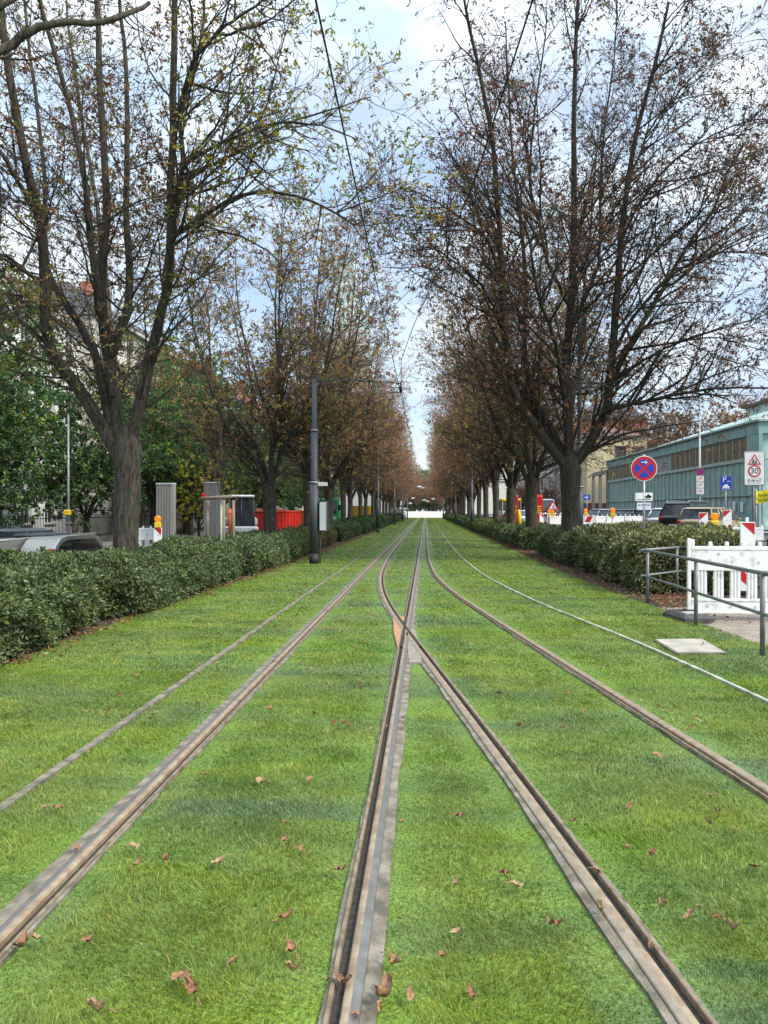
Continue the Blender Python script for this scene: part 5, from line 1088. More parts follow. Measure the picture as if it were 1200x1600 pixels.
for yy in (-.8, .15):
    for xx in (-.1, -2.6): b = MB(); b.tube([(xx, yy, .38), (xx + .25, yy, .38)], .37, 22); w_ = b.build('wheel', M['tyre'], tr); b = MB(); b.tube([(xx + .245, yy, .38), (xx + .262, yy, .38)], [.2, .17], 14); b.build('rim', M['rim'], w_)
b = MB(); b.bbox(.26, .36, -1.72, -1.64, .84, .94, .01); b.build('reflector', M['tail'], tr)
b = MB(); b.bbox(-1.2, -.1, -1.0, 1.2, 1.0, 1.12, .02); b.bbox(-1.0, -.3, -.6, .7, 1.12, 1.2, .03); tag(b.build('strapped_load', M['mast']), 'dark flat load lying on the silver trailer deck', 'load').location = tr.location
# lamp pole
p = at(107, 835, 20.4); e = empty('street_pole', (p.x, p.y, 0)); tag(e, 'thin pale grey pole with small orange box, left of the big trunk', 'pole')
b = MB(); b.tube([(0, 0, 0), (0, 0, 4.3)], [.034, .026], 10); b.build('column', M['galv'], e); b = MB(); z = at(107, 800, 20.4).z; b.bbox(-.1, .08, -.1, .02, z - .09, z + .06, .02); b.build('orange_box', M['yellow'], e)
# ribbed panels
M['panel'] = mat('grey_ribbed_board', (.27, .26, .235), (.2, .19, .17), .85, scale=5, stretch=(6, 6, .3), bump=.3, bscale=30)
for px0, px1, top, Y, lab in ((246, 273, 757, 24, 'left of the two tall grey ribbed panels, beside the amber beacon'), (320, 344, 755, 28, 'right of the two tall grey ribbed panels, behind the staked sapling')):
    a, c = at(px0, top, Y), at(px1, top, Y); w_ = c.x - a.x; e = empty('ribbed_panel', ((a.x + c.x) / 2, Y, 0), -.15); tag(e, lab, 'panel', 'tall grey ribbed panels'); H = a.z
    b = MB(); b.loft([[(-w_ / 2, -.1, 0), (w_ / 2, -.1, 0), (w_ / 2, .12, 0), (-w_ / 2, .12, 0)], [(-w_ / 2, -.1, H), (w_ / 2, -.1, H), (w_ / 2, .12, H), (-w_ / 2, .12, H)]])
    n = 6; [b.box(-w_ / 2 + (i + .08) * w_ / n, -w_ / 2 + (i + .6) * w_ / n, -.125, -.098, .02, H - .04) for i in range(n)]; b.build('panel', M['panel'], e)
    b = MB(); b.box(-w_ / 2 - .01, w_ / 2 + .01, -.13, .13, H, H + .045); b.build('cap', M['cabinet'], e)
# staked sapling
M['post_wood'] = mat('grey_round_wood', (.26, .2, .145), (.16, .125, .09), .85, scale=8, stretch=(4, 4, .4), bump=.4, bscale=25)
sp = empty('tree_stake_frame', (-6.12, 23, -.05)); tag(sp, 'frame of round wooden stakes with crossbar around the young tree', 'tree stakes')
def lx(px, Y): return D(px, 800, Y).x + 6.12
for px, dy in ((323, .1), (353, -.25), (361, .3)): x = lx(px, 23); b = MB(); b.tube([(x, dy, 0), (x, dy, 2.05)], .045, 12); b.build('stake', M['post_wood'], sp)
b = MB(); b.tube([(lx(315, 23), -.05, 2.1), (lx(363, 23), -.12, 2.16)], .05, 12); b.build('crossbar', M['post_wood'], sp)
b = MB(); b.bbox(lx(316, 23) , lx(321, 23), -.06, .02, 2.1, 2.26, .01); b.build('red_tag', M['red'], sp)
M['pale_bark'] = mat('limewashed_bark', (.62, .62, .56), (.4, .4, .35), .9, scale=14, stretch=(1, 1, .3), bump=.3)
r_ = np.random.default_rng(9); yt = empty('sapling', (-6.12 + lx(346, 23), 23, -.05)); tag(yt, 'young tree with white-limed trunk and thin bare twigs between the stakes', 'tree')
b = MB(); b.tube([(0, 0, 0), (0, .01, 1.2), (.0, 0, 2.1)], [.05, .042, .04], 12); b.build('limed_trunk', M['pale_bark'], yt)
S = np.zeros((7, 3)); S[:, 2] = np.linspace(2.0, 3.2, 7); an = np.arange(7) * 2.4; P = grow(r_, S, np.stack([np.cos(an), np.sin(an), np.full(7, 1.3)], -1), np.full(7, 1.9), 6, .08, .08)
P0 = np.array([[(0, 0, 2.05 + i * .42) for i in range(7)]]) + np.array([.02, 0, 0]); P = np.concatenate([P, P0]); R_a = np.linspace(.022, .005, 7)[None].repeat(8, 0); V1, Q1 = tubes(P, R_a, 6)
S, Dr, Ln, Rd, t, pi = spawn(r_, P, R_a, 4, .2, 1, 45, 10, lambda t, s: .5 + 0 * t, lambda t: .004 + 0 * t); P2 = grow(r_, S, Dr, Ln, 3, .15, .05); V2, Q2 = tubes(P2, np.full((len(P2), 4), .004), 3)
link('branches', npmesh('branches', np.concatenate([V1, V2]), np.concatenate([Q1, Q2 + len(V1)]), [M['bark2']]), yt)
V, T = leaflets(r_, P2[:, -1], r_.normal(0, 1, (len(P2), 3)), np.full(len(P2), .08), np.full(len(P2), .04)); link('leaves', npmesh('leaves', V, T, [M['leaf']], tone=np.full((len(V), 3), .2) * np.array([.9, .7, .15])), yt)
# left barrier, beacon, excavator, skips
M['orange'] = mat('orange_paint', (.75, .16, .04), (.62, .12, .03), .5)
M['skip_red'] = mat('red_skip_paint', (.6, .03, .022), (.45, .024, .018), .5, scale=3, bump=.1)
M['yellow_paint'] = mat('yellow_container_paint', (.5, .32, .03), (.38, .24, .02), .55)
M['green_paint'] = mat('green_machine_paint', (.02, .3, .1), (.015, .2, .07), .4)
p = at(243, 822, 24); board('short red and white board under the left amber beacon', -8.15, 23, .0, .25, .88, 0, True, 1)
barrier('white barrier on the left pavement, beside the bicycle', -9.9, 24.3, .05, False, 1.5, foot='')
def skip(name, label, x, y, z, w_, l_, h, m, rz=0, group=None, cat='container'):
    e = empty(name, (x, y, z), rz); tag(e, label, cat, group)
    b = MB(); t = .05; b.box(-w_ / 2, w_ / 2, -l_ / 2, l_ / 2, .15, .2); b.box(-w_ / 2, -w_ / 2 + t, -l_ / 2, l_ / 2, .2, h); b.box(w_ / 2 - t, w_ / 2, -l_ / 2, l_ / 2, .2, h); b.box(-w_ / 2 + t, w_ / 2 - t, -l_ / 2, -l_ / 2 + t, .2, h); b.box(-w_ / 2 + t, w_ / 2 - t, l_ / 2 - t, l_ / 2, .2, h); b.build('tub', m, e)
    b = MB(); n = max(3, int(w_ / .45))
    for i in range(n + 1): x_ = -w_ / 2 + i * w_ / n; b.box(x_ - .04, x_ + .04, -l_ / 2 - .06, -l_ / 2 - .003, .2, h - .08)
    for i in range(int(l_ / .6) + 1): y_ = -l_ / 2 + i * .6; [b.box(s_ * w_ / 2 - .05 if s_ < 0 else w_ / 2 + .003, -w_ / 2 - .003 if s_ < 0 else w_ / 2 + .05, y_, y_ + .08, .2, h - .08) for s_ in (-1, 1)]
    b.build('ribs', m, e)
    b = MB(); b.tube([(-w_ / 2, -l_ / 2, h), (w_ / 2, -l_ / 2, h), (w_ / 2, l_ / 2, h), (-w_ / 2, l_ / 2, h), (-w_ / 2, -l_ / 2, h)], .05, 8); b.build('top_rim', m, e)
    b = MB(); [b.box(x_ - .06, x_ + .06, -l_ / 2, l_ / 2, 0, .15) for x_ in (-w_ / 3, w_ / 3)]; b.build('skid', M['mast'], e)
    return e
skip('skip', 'red steel skip on the left street between the second and third trunks', -8.9, 43, 0.12, 2.5, 4.2, 1.5, M['skip_red'], -.12, 'site containers')
skip('skip', 'orange-red skip directly right of the red one', -8.0, 49.5, .15, 1.6, 3.5, 1.5, M['orange'], -.1, 'site containers')
skip('container', 'tall yellow ribbed container further along the left street', -8.9, 108, .0, 2.5, 6, 2.3, M['yellow_paint'], -.05, 'site containers')
e = empty('brick_pallet', (-9.6, 47.5, 1.35)); tag(e, 'stack of orange blocks showing above the red skip', 'pallet of blocks'); e.location.z = 0
b = MB(); b.bbox(-.9, .9, -.6, .6, 0, .9, .01); b.build('pallet_base', M['post_wood'], e); b = MB(); [b.bbox(-.88 + i * .3, -.6 + i * .3, -.55, .55, .92 + k * .3, 1.2 + k * .3, .015) for i in range(6) for k in range(3)]; b.build('blocks', mat('terracotta', (.65, .3, .14), (.5, .2, .09), .8), e)
# mini excavator
ex = empty('mini_excavator', (-8.75, 36, 0), .25); tag(ex, 'mini excavator with glass cab and white roof on the left street', 'excavator')
b = MB(); [b.loft([[(s_ * .7 - .18, -.95, .25), (s_ * .7 + .18, -.95, .25), (s_ * .7 + .18, -.95, .3), (s_ * .7 - .18, -.95, .3)], [(s_ * .7 - .18, -.8, .02), (s_ * .7 + .18, -.8, .02), (s_ * .7 + .18, -.8, .5), (s_ * .7 - .18, -.8, .5)], [(s_ * .7 - .18, .8, .02), (s_ * .7 + .18, .8, .02), (s_ * .7 + .18, .8, .5), (s_ * .7 - .18, .8, .5)], [(s_ * .7 - .18, .95, .25), (s_ * .7 + .18, .95, .25), (s_ * .7 + .18, .95, .3), (s_ * .7 - .18, .95, .3)]]) for s_ in (-1, 1)]; b.build('track', M['tyre'], ex)
b = MB(); b.bbox(-.8, .8, -.9, 1.0, .55, .95, .06); b.bbox(-.8, .8, .45, 1.05, .95, 1.35, .08); b.build('body', M['cabinet'], ex)
b = MB(); b.add([(-.55, -.75, .95), (.6, -.75, .95), (.6, .45, .95), (-.55, .45, .95), (-.5, -.5, 2.3), (.55, -.5, 2.3), (.55, .4, 2.3), (-.5, .4, 2.3)], [(0, 1, 5, 4), (1, 2, 6, 5), (2, 3, 7, 6), (3, 0, 4, 7)]); b.build('cab_glass', M['glass'], ex)
b = MB(); [b.tube([(x0, y0, .95), (x1, y1, 2.3)], .035, 6) for x0, y0, x1, y1 in ((-.56, -.76, -.51, -.51), (.61, -.76, .56, -.51), (.61, .46, .56, .41), (-.56, .46, -.51, .41), (.61, -.1, .56, -.1), (.02, -.76, .02, -.51))]; b.build('cab_frame', M['mast'], ex)
b = MB(); b.bbox(-.58, .63, -.62, .5, 2.3, 2.42, .04); b.build('cab_roof', M['white_paint'], ex)
b = MB(); b.tube([(-.45, -.9, .8), (-.5, -1.6, 1.7), (-.5, -2.3, 1.5)], [.1, .1, .07], 8); b.tube([(-.5, -2.3, 1.5), (-.5, -2.1, .5)], .07, 8); b.build('boom', M['orange'], ex)
b = MB(); b.loft([[(-.75, -2.3, .1), (-.25, -2.3, .1), (-.25, -2.0, .5), (-.75, -2.0, .5)], [(-.75, -2.0, .02), (-.25, -2.0, .02), (-.25, -1.85, .45), (-.75, -1.85, .45)]]); b.build('bucket', M['mast'], ex)
# green lorry
gl = empty('lorry', (-8.6, 66, 0), .0); tag(gl, 'green lorry seen between the near mast and the next trunk', 'lorry')
b = MB(); b.bbox(-1.1, 1.1, -.9, .9, .5, 2.75, .1); b.build('cab', M['green_paint'], gl); b = MB(); b.bbox(-1.0, 1.0, -.93, -.88, 1.5, 2.35, .04); b.build('windscreen', M['glass'], gl)
b = MB(); b.bbox(-1.1, 1.1, 1.0, 6, .7, 2.2, .05); b.build('tipper_body', M['green_paint'], gl); b = MB(); b.bbox(-1.0, 1.0, -.96, -.9, .5, .85, .02); b.build('bumper', M['mast'], gl)
for s_ in (-1, 1):
    for yy in (0, 3.4, 4.6): b = MB(); b.tube([(s_ * .8, yy, .48), (s_ * 1.1, yy, .48)], .48, 18); w_ = b.build('wheel', M['tyre'], gl); b = MB(); b.tube([(s_ * 1.09, yy, .48), (s_ * 1.11, yy, .48)], .25, 12); b.build('rim', M['rim'], w_)
    b = MB(); b.bbox(s_ * .85 - .13, s_ * .85 + .13, -.94, -.9, .95, 1.15, .02); b.build('headlight', M['headlamp'], gl)
    b = MB(); b.bbox(s_ * 1.25 - .1, s_ * 1.25 + .1, -.85, -.75, 1.7, 2.2, .03); b.build('mirror', M['tyre'], gl)
b = MB(); b.cyl((0, 0), .1, 2.75, 2.95, 12); b.build('beacon_lamp', M['orange_lens'], gl)
# iron fence before the gardens
fc = empty('iron_fence', (-17.3, 10, .05)); tag(fc, 'dark iron garden fence behind the left street', 'fence')
b = MB(); y = 0
while y < 45: b.box(-.01, .01, y, y + .02, .3, 1.45); y += .14
b.build('bars', M['mast_foot'], fc); b = MB(); b.box(-.02, .02, 0, 45, .36, .4); b.box(-.02, .02, 0, 45, 1.25, 1.29); b.build('cross_bars', M['mast_foot'], fc)
[MB().box(-.12, .12, yy, yy + .24, 0, 1.55).build('fence_post', M['concrete'], fc) for yy in range(0, 46, 9)]; b = MB(); b.box(-.1, .1, .24, 45, 0, .3); b.build('plinth', M['concrete'], fc)
# site fence far left
sf = empty('site_fence', (-5.2, 118, 0)); tag(sf, 'pale mesh site fence at the far end of the left hedge', 'fence'); b = MB()
for k in range(16): b.tube([(0, k * 3.4, 0), (0, k * 3.4, 2), (0, k * 3.4 + 3.3, 2), (0, k * 3.4 + 3.3, 0)], .03, 5)
for k in range(180): b.box(-.008, .008, k * .3, k * .3 + .02, .1, 2)
b.build('mesh_panels', M['galv'], sf); b = MB(); [b.bbox(-.3, .3, k * 3.4 - .12, k * 3.4 + .12, 0, .15, .02) for k in range(17)]; b.build('feet', M['cabinet'], sf)
# bright hoarding and vehicles at the junction
hd = empty('white_hoarding', (0, 200, 0)); tag(hd, 'long white hoarding across the far end of the tracks', 'hoarding'); b = MB(); [b.bbox(-9 + i * 2.5, -6.54 + i * 2.5, -.04, .04, .15, 1.5, .01) for i in range(8)]; b.build('panels', M['white_paint'], hd); b = MB(); [b.box(-9.03 + i * 2.5, -8.97 + i * 2.5, .05, .12, 0, 1.6) for i in range(9)]; b.build('posts', M['galv'], hd)
car('white van crossing the far junction', -7.5, 214, 0, PI / 2, (.7, .7, .7), 5.4, 1.9, 2.4, 'van', name='delivery_van', cat='van', group=None)
# bus
bs = empty('bus', (11.4, 108, .3)); tag(bs, 'white and yellow bus seen between the middle trunks on the right', 'bus')
b = MB(); b.bbox(-1.25, 1.25, -5.5, 5.5, .35, 1.35, .1); b.build('lower_body', M['white_paint'], bs); b = MB(); b.bbox(-1.24, 1.24, -5.45, 5.45, 1.35, 2.6, .05); b.build('windows', M['glass'], bs); b = MB(); b.bbox(-1.25, 1.25, -5.5, 5.5, 2.6, 3.0, .1); b.build('roof', M['yellow'], bs)
b = MB(); [b.box(x_ - .03, x_ + .03, -5.52, -5.44, 1.3, 2.65) for x_ in (-1.2, 0, 1.2)]; b.build('windscreen_frame', M['white_paint'], bs)
for s_ in (-1, 1):
    for yy in (-3.6, 2.6): b = MB(); b.tube([(s_ * 1.0, yy, .45), (s_ * 1.27, yy, .45)], .46, 18); b.build('wheel', M['tyre'], bs)
    b = MB(); b.bbox(s_ * .95 - .15, s_ * .95 + .15, -5.53, -5.47, .65, .85, .02); b.build('headlight', M['headlamp'], bs)
# warning triangle on its post
p = at(864, 792, 48); e = empty('traffic_sign', (p.x, p.y, 0)); tag(e, 'triangular road works sign before the pale house', 'traffic sign'); z = p.z
b = MB(); poly3(b, 3, .42, z, -.03, -.01); b.build('red_triangle', M['red'], e); b = MB(); poly3(b, 3, .27, z, -.035, -.0305); b.build('triangle_field', M['white_paint'], e)
b = MB(); disc(b, .03, -.04, -.0355, .02, z + .09, 10); b.prism([(-.06, z - .1), (.0, z + .05), (.05, z + .05), (.03, z - .1), (.0, z - .1), (.0, z - .02), (-.03, z - .1)], lambda u, v: (u, -.04, v), lambda u, v: (u, -.0355, v)); b.prism([(.05, z - .1), (.15, z - .1), (.1, z - .04)], lambda u, v: (u, -.04, v), lambda u, v: (u, -.0355, v)); b.build('worker_pictogram', M['black'], e)
b = MB(); b.tube([(0, 0, .2), (0, 0, z + .3)], .03, 8); b.build('post', M['galv'], e)
p = at(917, 777, 60); e = empty('traffic_sign', (p.x, p.y, 0)); tag(e, 'small round blue sign just right of the right mast', 'traffic sign'); z = p.z
b = MB(); disc(b, .27, -.02, 0, 0, z); b.build('disc', M['sign_blue'], e); b = MB(); b.box(-.12, .12, -.026, -.021, z - .03, z + .03); b.prism([(-.2, z), (-.08, z + .09), (-.08, z - .09)], lambda u, v: (u, -.026, v), lambda u, v: (u, -.021, v)); b.build('arrow', M['white_paint'], e); b = MB(); b.tube([(0, 0, 0), (0, 0, z + .3)], .03, 8); b.build('post', M['galv'], e)

# ================================================================ BUILDINGS
M['cream'] = mat('cream_render', (.62, .6, .52), (.52, .5, .43), .9, scale=1.5, bump=.1)
M['whitewall'] = mat('white_render', (.7, .71, .7), (.6, .61, .6), .9, scale=1.5, bump=.1)
M['yellow_wall'] = mat('yellow_render', (.55, .47, .29), (.48, .41, .25), .9, scale=1.2, bump=.1)
M['maroon'] = mat('maroon_plinth', (.16, .06, .055), (.11, .045, .04), .8, scale=3)
M['tiles'] = mat('brown_roof_tiles', (.17, .1, .075), (.1, .065, .055), .85, scale=9, stretch=(1, 1, 3), bump=.6)
M['slate'] = mat('slate_roof', (.1, .1, .11), (.07, .07, .08), .8, scale=7, bump=.4)
M['redroof'] = mat('pinkish_red_roof', (.38, .17, .15), (.3, .12, .1), .85, scale=5, bump=.3)
M['greystone'] = mat('pale_grey_stone', (.42, .42, .4), (.33, .33, .31), .9, scale=3, bump=.2)
M['win_frame'] = mat('window_frame', (.6, .6, .58), (.52, .52, .5), .6)
M['shutter'] = mat('grey_shutter', (.28, .28, .29), (.22, .22, .23), .6, scale=2, stretch=(1, 1, 20))
def brick_mat():
    m, n, l, b = node_mat('red_brick'); t = n.new('ShaderNodeTexCoord'); br = n.new('ShaderNodeTexBrick'); mp = n.new('ShaderNodeMapping'); mp.inputs['Rotation'].default_value = (PI / 2, 0, PI / 2)
    l.new(t.outputs['Object'], mp.inputs[0]); l.new(mp.outputs[0], br.inputs[0]); br.inputs['Scale'].default_value = 1; br.inputs['Brick Width'].default_value = .24; br.inputs['Row Height'].default_value = .08; br.inputs['Mortar Size'].default_value = .008
    br.inputs['Color1'].default_value = (.4, .12, .06, 1); br.inputs['Color2'].default_value = (.3, .09, .05, 1); br.inputs['Mortar'].default_value = (.3, .26, .22, 1); l.new(br.outputs[0], b.inputs['Base Color']); b.inputs['Roughness'].default_value = .9; return m
M['brick'] = brick_mat()
def house(label, side, x, y0, y1, h, depth, wall, roof, floors, bays, rh=3.2, name='town_house', group='town houses along the avenue', z0=0., endwin=True):
    """front on x=const facing the avenue; side -1 = left of the tracks"""
    e = empty(name, (x, y0, z0)); tag(e, label, 'house', group); L_ = y1 - y0; X = lambda d: side * d   # d = depth behind the front
    fh = h / floors; bw = L_ / bays; ww, wh = min(1.15, bw * .45), fh * .56
    def bx(b, d0, d1, a, c, za, zb): b.box(min(X(d0), X(d1)), max(X(d0), X(d1)), a, c, za, zb)
    b = MB()                                       # front wall with real openings: piers and bands
    t = .35
    for i in range(bays + 1):
        a = i * bw - (bw - ww) / 2 if i else 0; c = i * bw + (bw - ww) / 2 if i < bays else L_; bx(b, 0, t, max(a, 0), min(c, L_), 0, h)
    for i in range(bays):
        a, c = i * bw + (bw - ww) / 2, (i + 1) * bw - (bw - ww) / 2
        for f in range(floors + 1):
            za = 0 if f == 0 else (f - 1) * fh + fh * .26 + wh; zb = h if f == floors else f * fh + fh * .26
            bx(b, 0, t, a, c, za, zb)
    bx(b, t, depth, 0, t, 0, h); bx(b, t, depth, L_ - t, L_, 0, h); bx(b, depth - t, depth, t, L_ - t, 0, h); b.build('wall', wall, e)
    b = MB()
    for f in range(1, floors): bx(b, -.08, -.002, 0, L_, f * fh - .1, f * fh + .06)
    bx(b, -.35, -.002, -.1, L_ + .1, h - .25, h + .05); b.build('cornice', M['greystone'], e)
    b = MB(); ax_, bx_ = X(-.4), X(depth + .3); m_ = (ax_ + bx_) / 2
    b.add([(ax_, -.2, h + .05), (ax_, L_ + .2, h + .05), (bx_, L_ + .2, h + .05), (bx_, -.2, h + .05), (X(depth * .28), 1.2, h + rh * .85), (X(depth * .28), L_ - 1.2, h + rh * .85), (X(depth * .72), L_ - 1.2, h + rh * .85), (X(depth * .72), 1.2, h + rh * .85), (m_, 2.6, h + rh), (m_, L_ - 2.6, h + rh)], [(0, 1, 5, 4), (1, 2, 6, 5), (2, 3, 7, 6), (3, 0, 4, 7), (4, 5, 9, 8), (7, 8, 9, 6), (4, 8, 7), (5, 6, 9), (0, 3, 2, 1)]); rf = b.build('roof', roof, e)
    b = MB(); bx(b, depth * .35, depth * .35 + .8, L_ * .3, L_ * .3 + .6, h + rh * .6, h + rh + 1.2); b.build('chimney', M['brick'], rf)
    wf = MB(); w2 = MB()
    for v0, v1, s0, s1 in ((0, ww, 0, .07), (0, ww, wh - .07, wh), (0, .07, .07, wh - .07), (ww - .07, ww, .07, wh - .07), (ww / 2 - .03, ww / 2 + .03, .07, wh - .07), (.07, ww / 2 - .03, wh * .66, wh * .66 + .05), (ww / 2 + .03, ww - .07, wh * .66, wh * .66 + .05)): wf.box(min(X(.12), X(.2)), max(X(.12), X(.2)), v0, v1, s0, s1)
    f0 = wf.build('window', M['win_frame'], e); w2.box(min(X(.15), X(.17)), max(X(.15), X(.17)), .05, ww - .05, .05, wh - .05); g0 = w2.build('pane', M['glass'], f0); first = True
    s3 = MB(); s3.box(min(X(-.1), X(.12)), max(X(-.1), X(.12)), -.1, ww + .1, -.08, -.002); s0_ = s3.build('sill', M['greystone'], f0)
    for f in range(floors):
        for i in range(bays):
            loc = (0, i * bw + (bw - ww) / 2, f * fh + fh * .26)
            o = f0 if first else dup(f0, e); first = False; o.location = loc
    return e
house('white house front behind the dark trees at the left edge', -1, -22.5, 16, 33, 13.2, 11, M['whitewall'], M['tiles'], 4, 6)
house('white house with brown tiled roof, left of the big trunk', -1, -23.0, 33.5, 50, 13.8, 11, M['whitewall'], M['tiles'], 4, 6)
house('cream house seen just left of the second chestnut trunk', -1, -22, 52, 74, 15.2, 12, M['cream'], M['slate'], 4, 8)
house('pale house behind the green trees, right of the cream one', -1, -22, 76, 98, 14.2, 12, M['whitewall'], M['slate'], 4, 7)
house('house with pinkish red roof behind the third and fourth trees', -1, -22, 100, 128, 14.5, 12, M['cream'], M['redroof'], 4, 9, rh=4.5)
house('farthest cream house of the left side', -1, -21, 130, 180, 15, 12, M['cream'], M['slate'], 4, 14)
house('red brick house beyond the yellow one', 1, 22.5, 118, 132, 15, 11, M['brick'], M['slate'], 4, 5, z0=.4)
hb = house('pale grey stone house with a projecting bay', 1, 22, 133, 150, 14.5, 11, M['greystone'], M['slate'], 4, 6, z0=.4)
house('far brick-red house of the right side', 1, 22, 152, 186, 15.5, 11, M['brick'], M['slate'], 4, 10, z0=.4)
b = MB()
for f in range(4): b.bbox(-1.3, -.01, 4.6, 8.2, f * 3.6 + .7, f * 3.6 + 1.5, .05); b.bbox(-1.15, -.01, 4.8, 5.1, f * 3.6 + 1.5, f * 3.6 + 3.6, .03); b.bbox(-1.15, -.01, 7.7, 8.0, f * 3.6 + 1.5, f * 3.6 + 3.6, .03); b.bbox(-1.35, -.01, 4.5, 8.3, f * 3.6 + 3.6, f * 3.6 + 4.1, .05)
b.build('bay', M['whitewall'], hb); b = MB(); [b.box(-1.05, -.4, 5.1, 7.7, f * 3.6 + 1.5, f * 3.6 + 3.6) for f in range(4)]; b.build('bay_window', M['glass'], hb)
# yellow house whose gable faces the camera
yh = empty('yellow_house', (19.3, 93, .4)); tag(yh, 'plain yellow house with maroon plinth at the far end of the glass building', 'house')
b = MB(); b.box(0, 7, .0, 14, 2.2, 10.2); b.build('wall', M['yellow_wall'], yh); b = MB(); b.box(-.03, 7.03, -.03, 14.03, 0, 2.2); b.build('plinth', M['maroon'], yh)
b = MB(); b.add([(-.3, -.3, 10.2), (7.3, -.3, 10.2), (7.3, 14.3, 10.2), (-.3, 14.3, 10.2), (3, 7, 12), (4, 7, 12)], [(0, 1, 5, 4), (1, 2, 5), (2, 3, 4, 5), (3, 0, 4), (0, 3, 2, 1)]); b.build('roof', M['tiles'], yh)
f0 = None
for x_, z_ in ((3.3, 7.2), (5.4, 7.2), (3.3, 4.2)):
    if f0 is None:
        b = MB(); b.box(0, 1.3, -.08, -.002, 0, .12); b.box(0, 1.3, -.08, -.002, 1.68, 1.8); b.box(0, .12, -.08, -.002, .12, 1.68); b.box(1.18, 1.3, -.08, -.002, .12, 1.68); f0 = b.build('window', M['maroon'], yh); b = MB(); b.box(.12, 1.18, -.04, -.003, .12, 1.68); b.build('pane', M['glass'], f0); o = f0
    else: o = dup(f0, yh)
    o.location = (x_, 0, z_)
# ---------------------------------------------------------------- the glass building
def glass_mat():
    m, n, l, b = node_mat('teal_profiled_glass'); t = n.new('ShaderNodeTexCoord'); mp = n.new('ShaderNodeMapping'); mp.inputs['Scale'].default_value = (3, 3, .8); l.new(t.outputs['Object'], mp.inputs[0])
    nz = n.new('ShaderNodeTexNoise'); nz.inputs['Scale'].default_value = 1.4; nz.inputs['Detail'].default_value = 7; nz.inputs['Distortion'].default_value = 1.2; l.new(mp.outputs[0], nz.inputs[0])
    r = n.new('ShaderNodeValToRGB'); e_ = r.color_ramp.elements; e_[0].position = .35; e_[0].color = (.21, .35, .33, 1); e_[1].position = .8; e_[1].color = (.62, .76, .73, 1); x = e_.new(.6); x.color = (.3, .46, .43, 1); l.new(nz.outputs[0], r.inputs[0])  # whiter upright streaks: reflections painted into the glass colour
    l.new(r.outputs[0], b.inputs['Base Color']); b.inputs['Roughness'].default_value = .16; b.inputs['Specular IOR Level'].default_value = .7
    n2 = n.new('ShaderNodeTexNoise'); n2.inputs['Scale'].default_value = 2.4; n2.inputs['Detail'].default_value = 3; l.new(mp.outputs[0], n2.inputs[0]); bp = n.new('ShaderNodeBump'); bp.inputs['Distance'].default_value = .05; bp.inputs['Strength'].default_value = .5; l.new(n2.outputs[0], bp.inputs['Height']); l.new(bp.outputs[0], b.inputs['Normal']); return m
M['teal'] = glass_mat(); M['teal_metal'] = mat('teal_metal_fascia', (.23, .38, .37), (.18, .31, .3), .5, .3, scale=2, bump=.1)
M['teal_roof'] = mat('pale_green_roof_edge', (.33, .42, .38), (.24, .32, .29), .6, scale=5)
M['brownpane'] = mat('window_with_brown_view', (.2, .16, .1), (.06, .055, .04), .12, scale=6, bump=.2, spec=.8)
gx = 19.7; gy0, gy1 = 46.5, 84.5; gb = empty('glass_building', (gx, gy0, .4)); tag(gb, 'long low teal glass building with a band of windows under its flat roof', 'building')
Lg = gy1 - gy0; Hg = 6.55
b = MB(); b.box(.2, 13.8, .3, Lg - .3, 0, 6.3); b.build('core_wall', M['teal_metal'], gb)
b = MB(); k = 0; y = 0.
while y < Lg - .5:                                 # glass planks in two tiers
    for z0_, z1_ in ((.15, 2.2), (2.24, 4.3)): b.box(.03 + .02 * (k % 2), .1, y + .01, y + .49, z0_, z1_)
    y += .5; k += 1
x = .2
while x < 13.5:
    for z0_, z1_ in ((.15, 2.2), (2.24, 4.3), (4.34, 5.85)): b.box(x, x + .49, .1 - .02 * (k % 2), .25, z0_, z1_)
    x += .5; k += 1
b.build('glass_planks', M['teal'], gb)
b = MB(); y = 0.
while y < Lg + .1: b.box(-.03, .1, y - .012, y + .012, .15, 4.3); y += 1.0
b.box(-.05, .1, 0, Lg, 2.195, 2.245); b.box(-.06, .1, 0, Lg, 4.3, 4.45); b.box(-.04, .1, 0, Lg, 0, .15); b.build('glazing_bar', M['teal_roof'], gb)
b = MB(); b.box(-.12, .1, -.15, Lg + .1, 5.85, Hg); b.box(.1, 14, -.15, .1, 5.85, Hg); b.box(-.1, .1, -.15, 1.6, 4.45, 5.85); b.build('fascia', M['teal_metal'], gb)
y = .4
while y < Lg: MB().box(-.145, -.1205, y, y + .03, 5.87, Hg - .03).build('fascia_seam', M['teal_roof'], gb); y += 1.3
b = MB(); b.box(-.3, 14.2, -.3, Lg + .25, Hg + .002, Hg + .12); b.loft([[(.4, .5, Hg + .12), (13.5, .5, Hg + .12), (13.5, Lg - .5, Hg + .12), (.4, Lg - .5, Hg + .12)], [(3.2, 1.2, Hg + 1.5), (11, 1.2, Hg + 1.5), (11, Lg - 1, Hg + 1.0), (3.2, Lg - 1, Hg + 1.0)]]); rf = b.build('roof', M['teal_roof'], gb)
b = MB(); b.box(5, 12, .8, 14, Hg + 1.5, Hg + 2.6); b.build('roof_lantern', M['teal'], rf); b = MB(); b.box(4.7, 12.3, .5, 14.4, Hg + 2.6, Hg + 2.8); b.build('lantern_roof', M['tiles'], rf)
b = MB(); [b.tube([(5.0, .8 + i, Hg + 1.5), (5.0, .8 + i, Hg + 2.6)], .04, 5) for i in range(14)]; b.build('lantern_bar', M['white_paint'], rf)
y = 1.6; n_ = 0
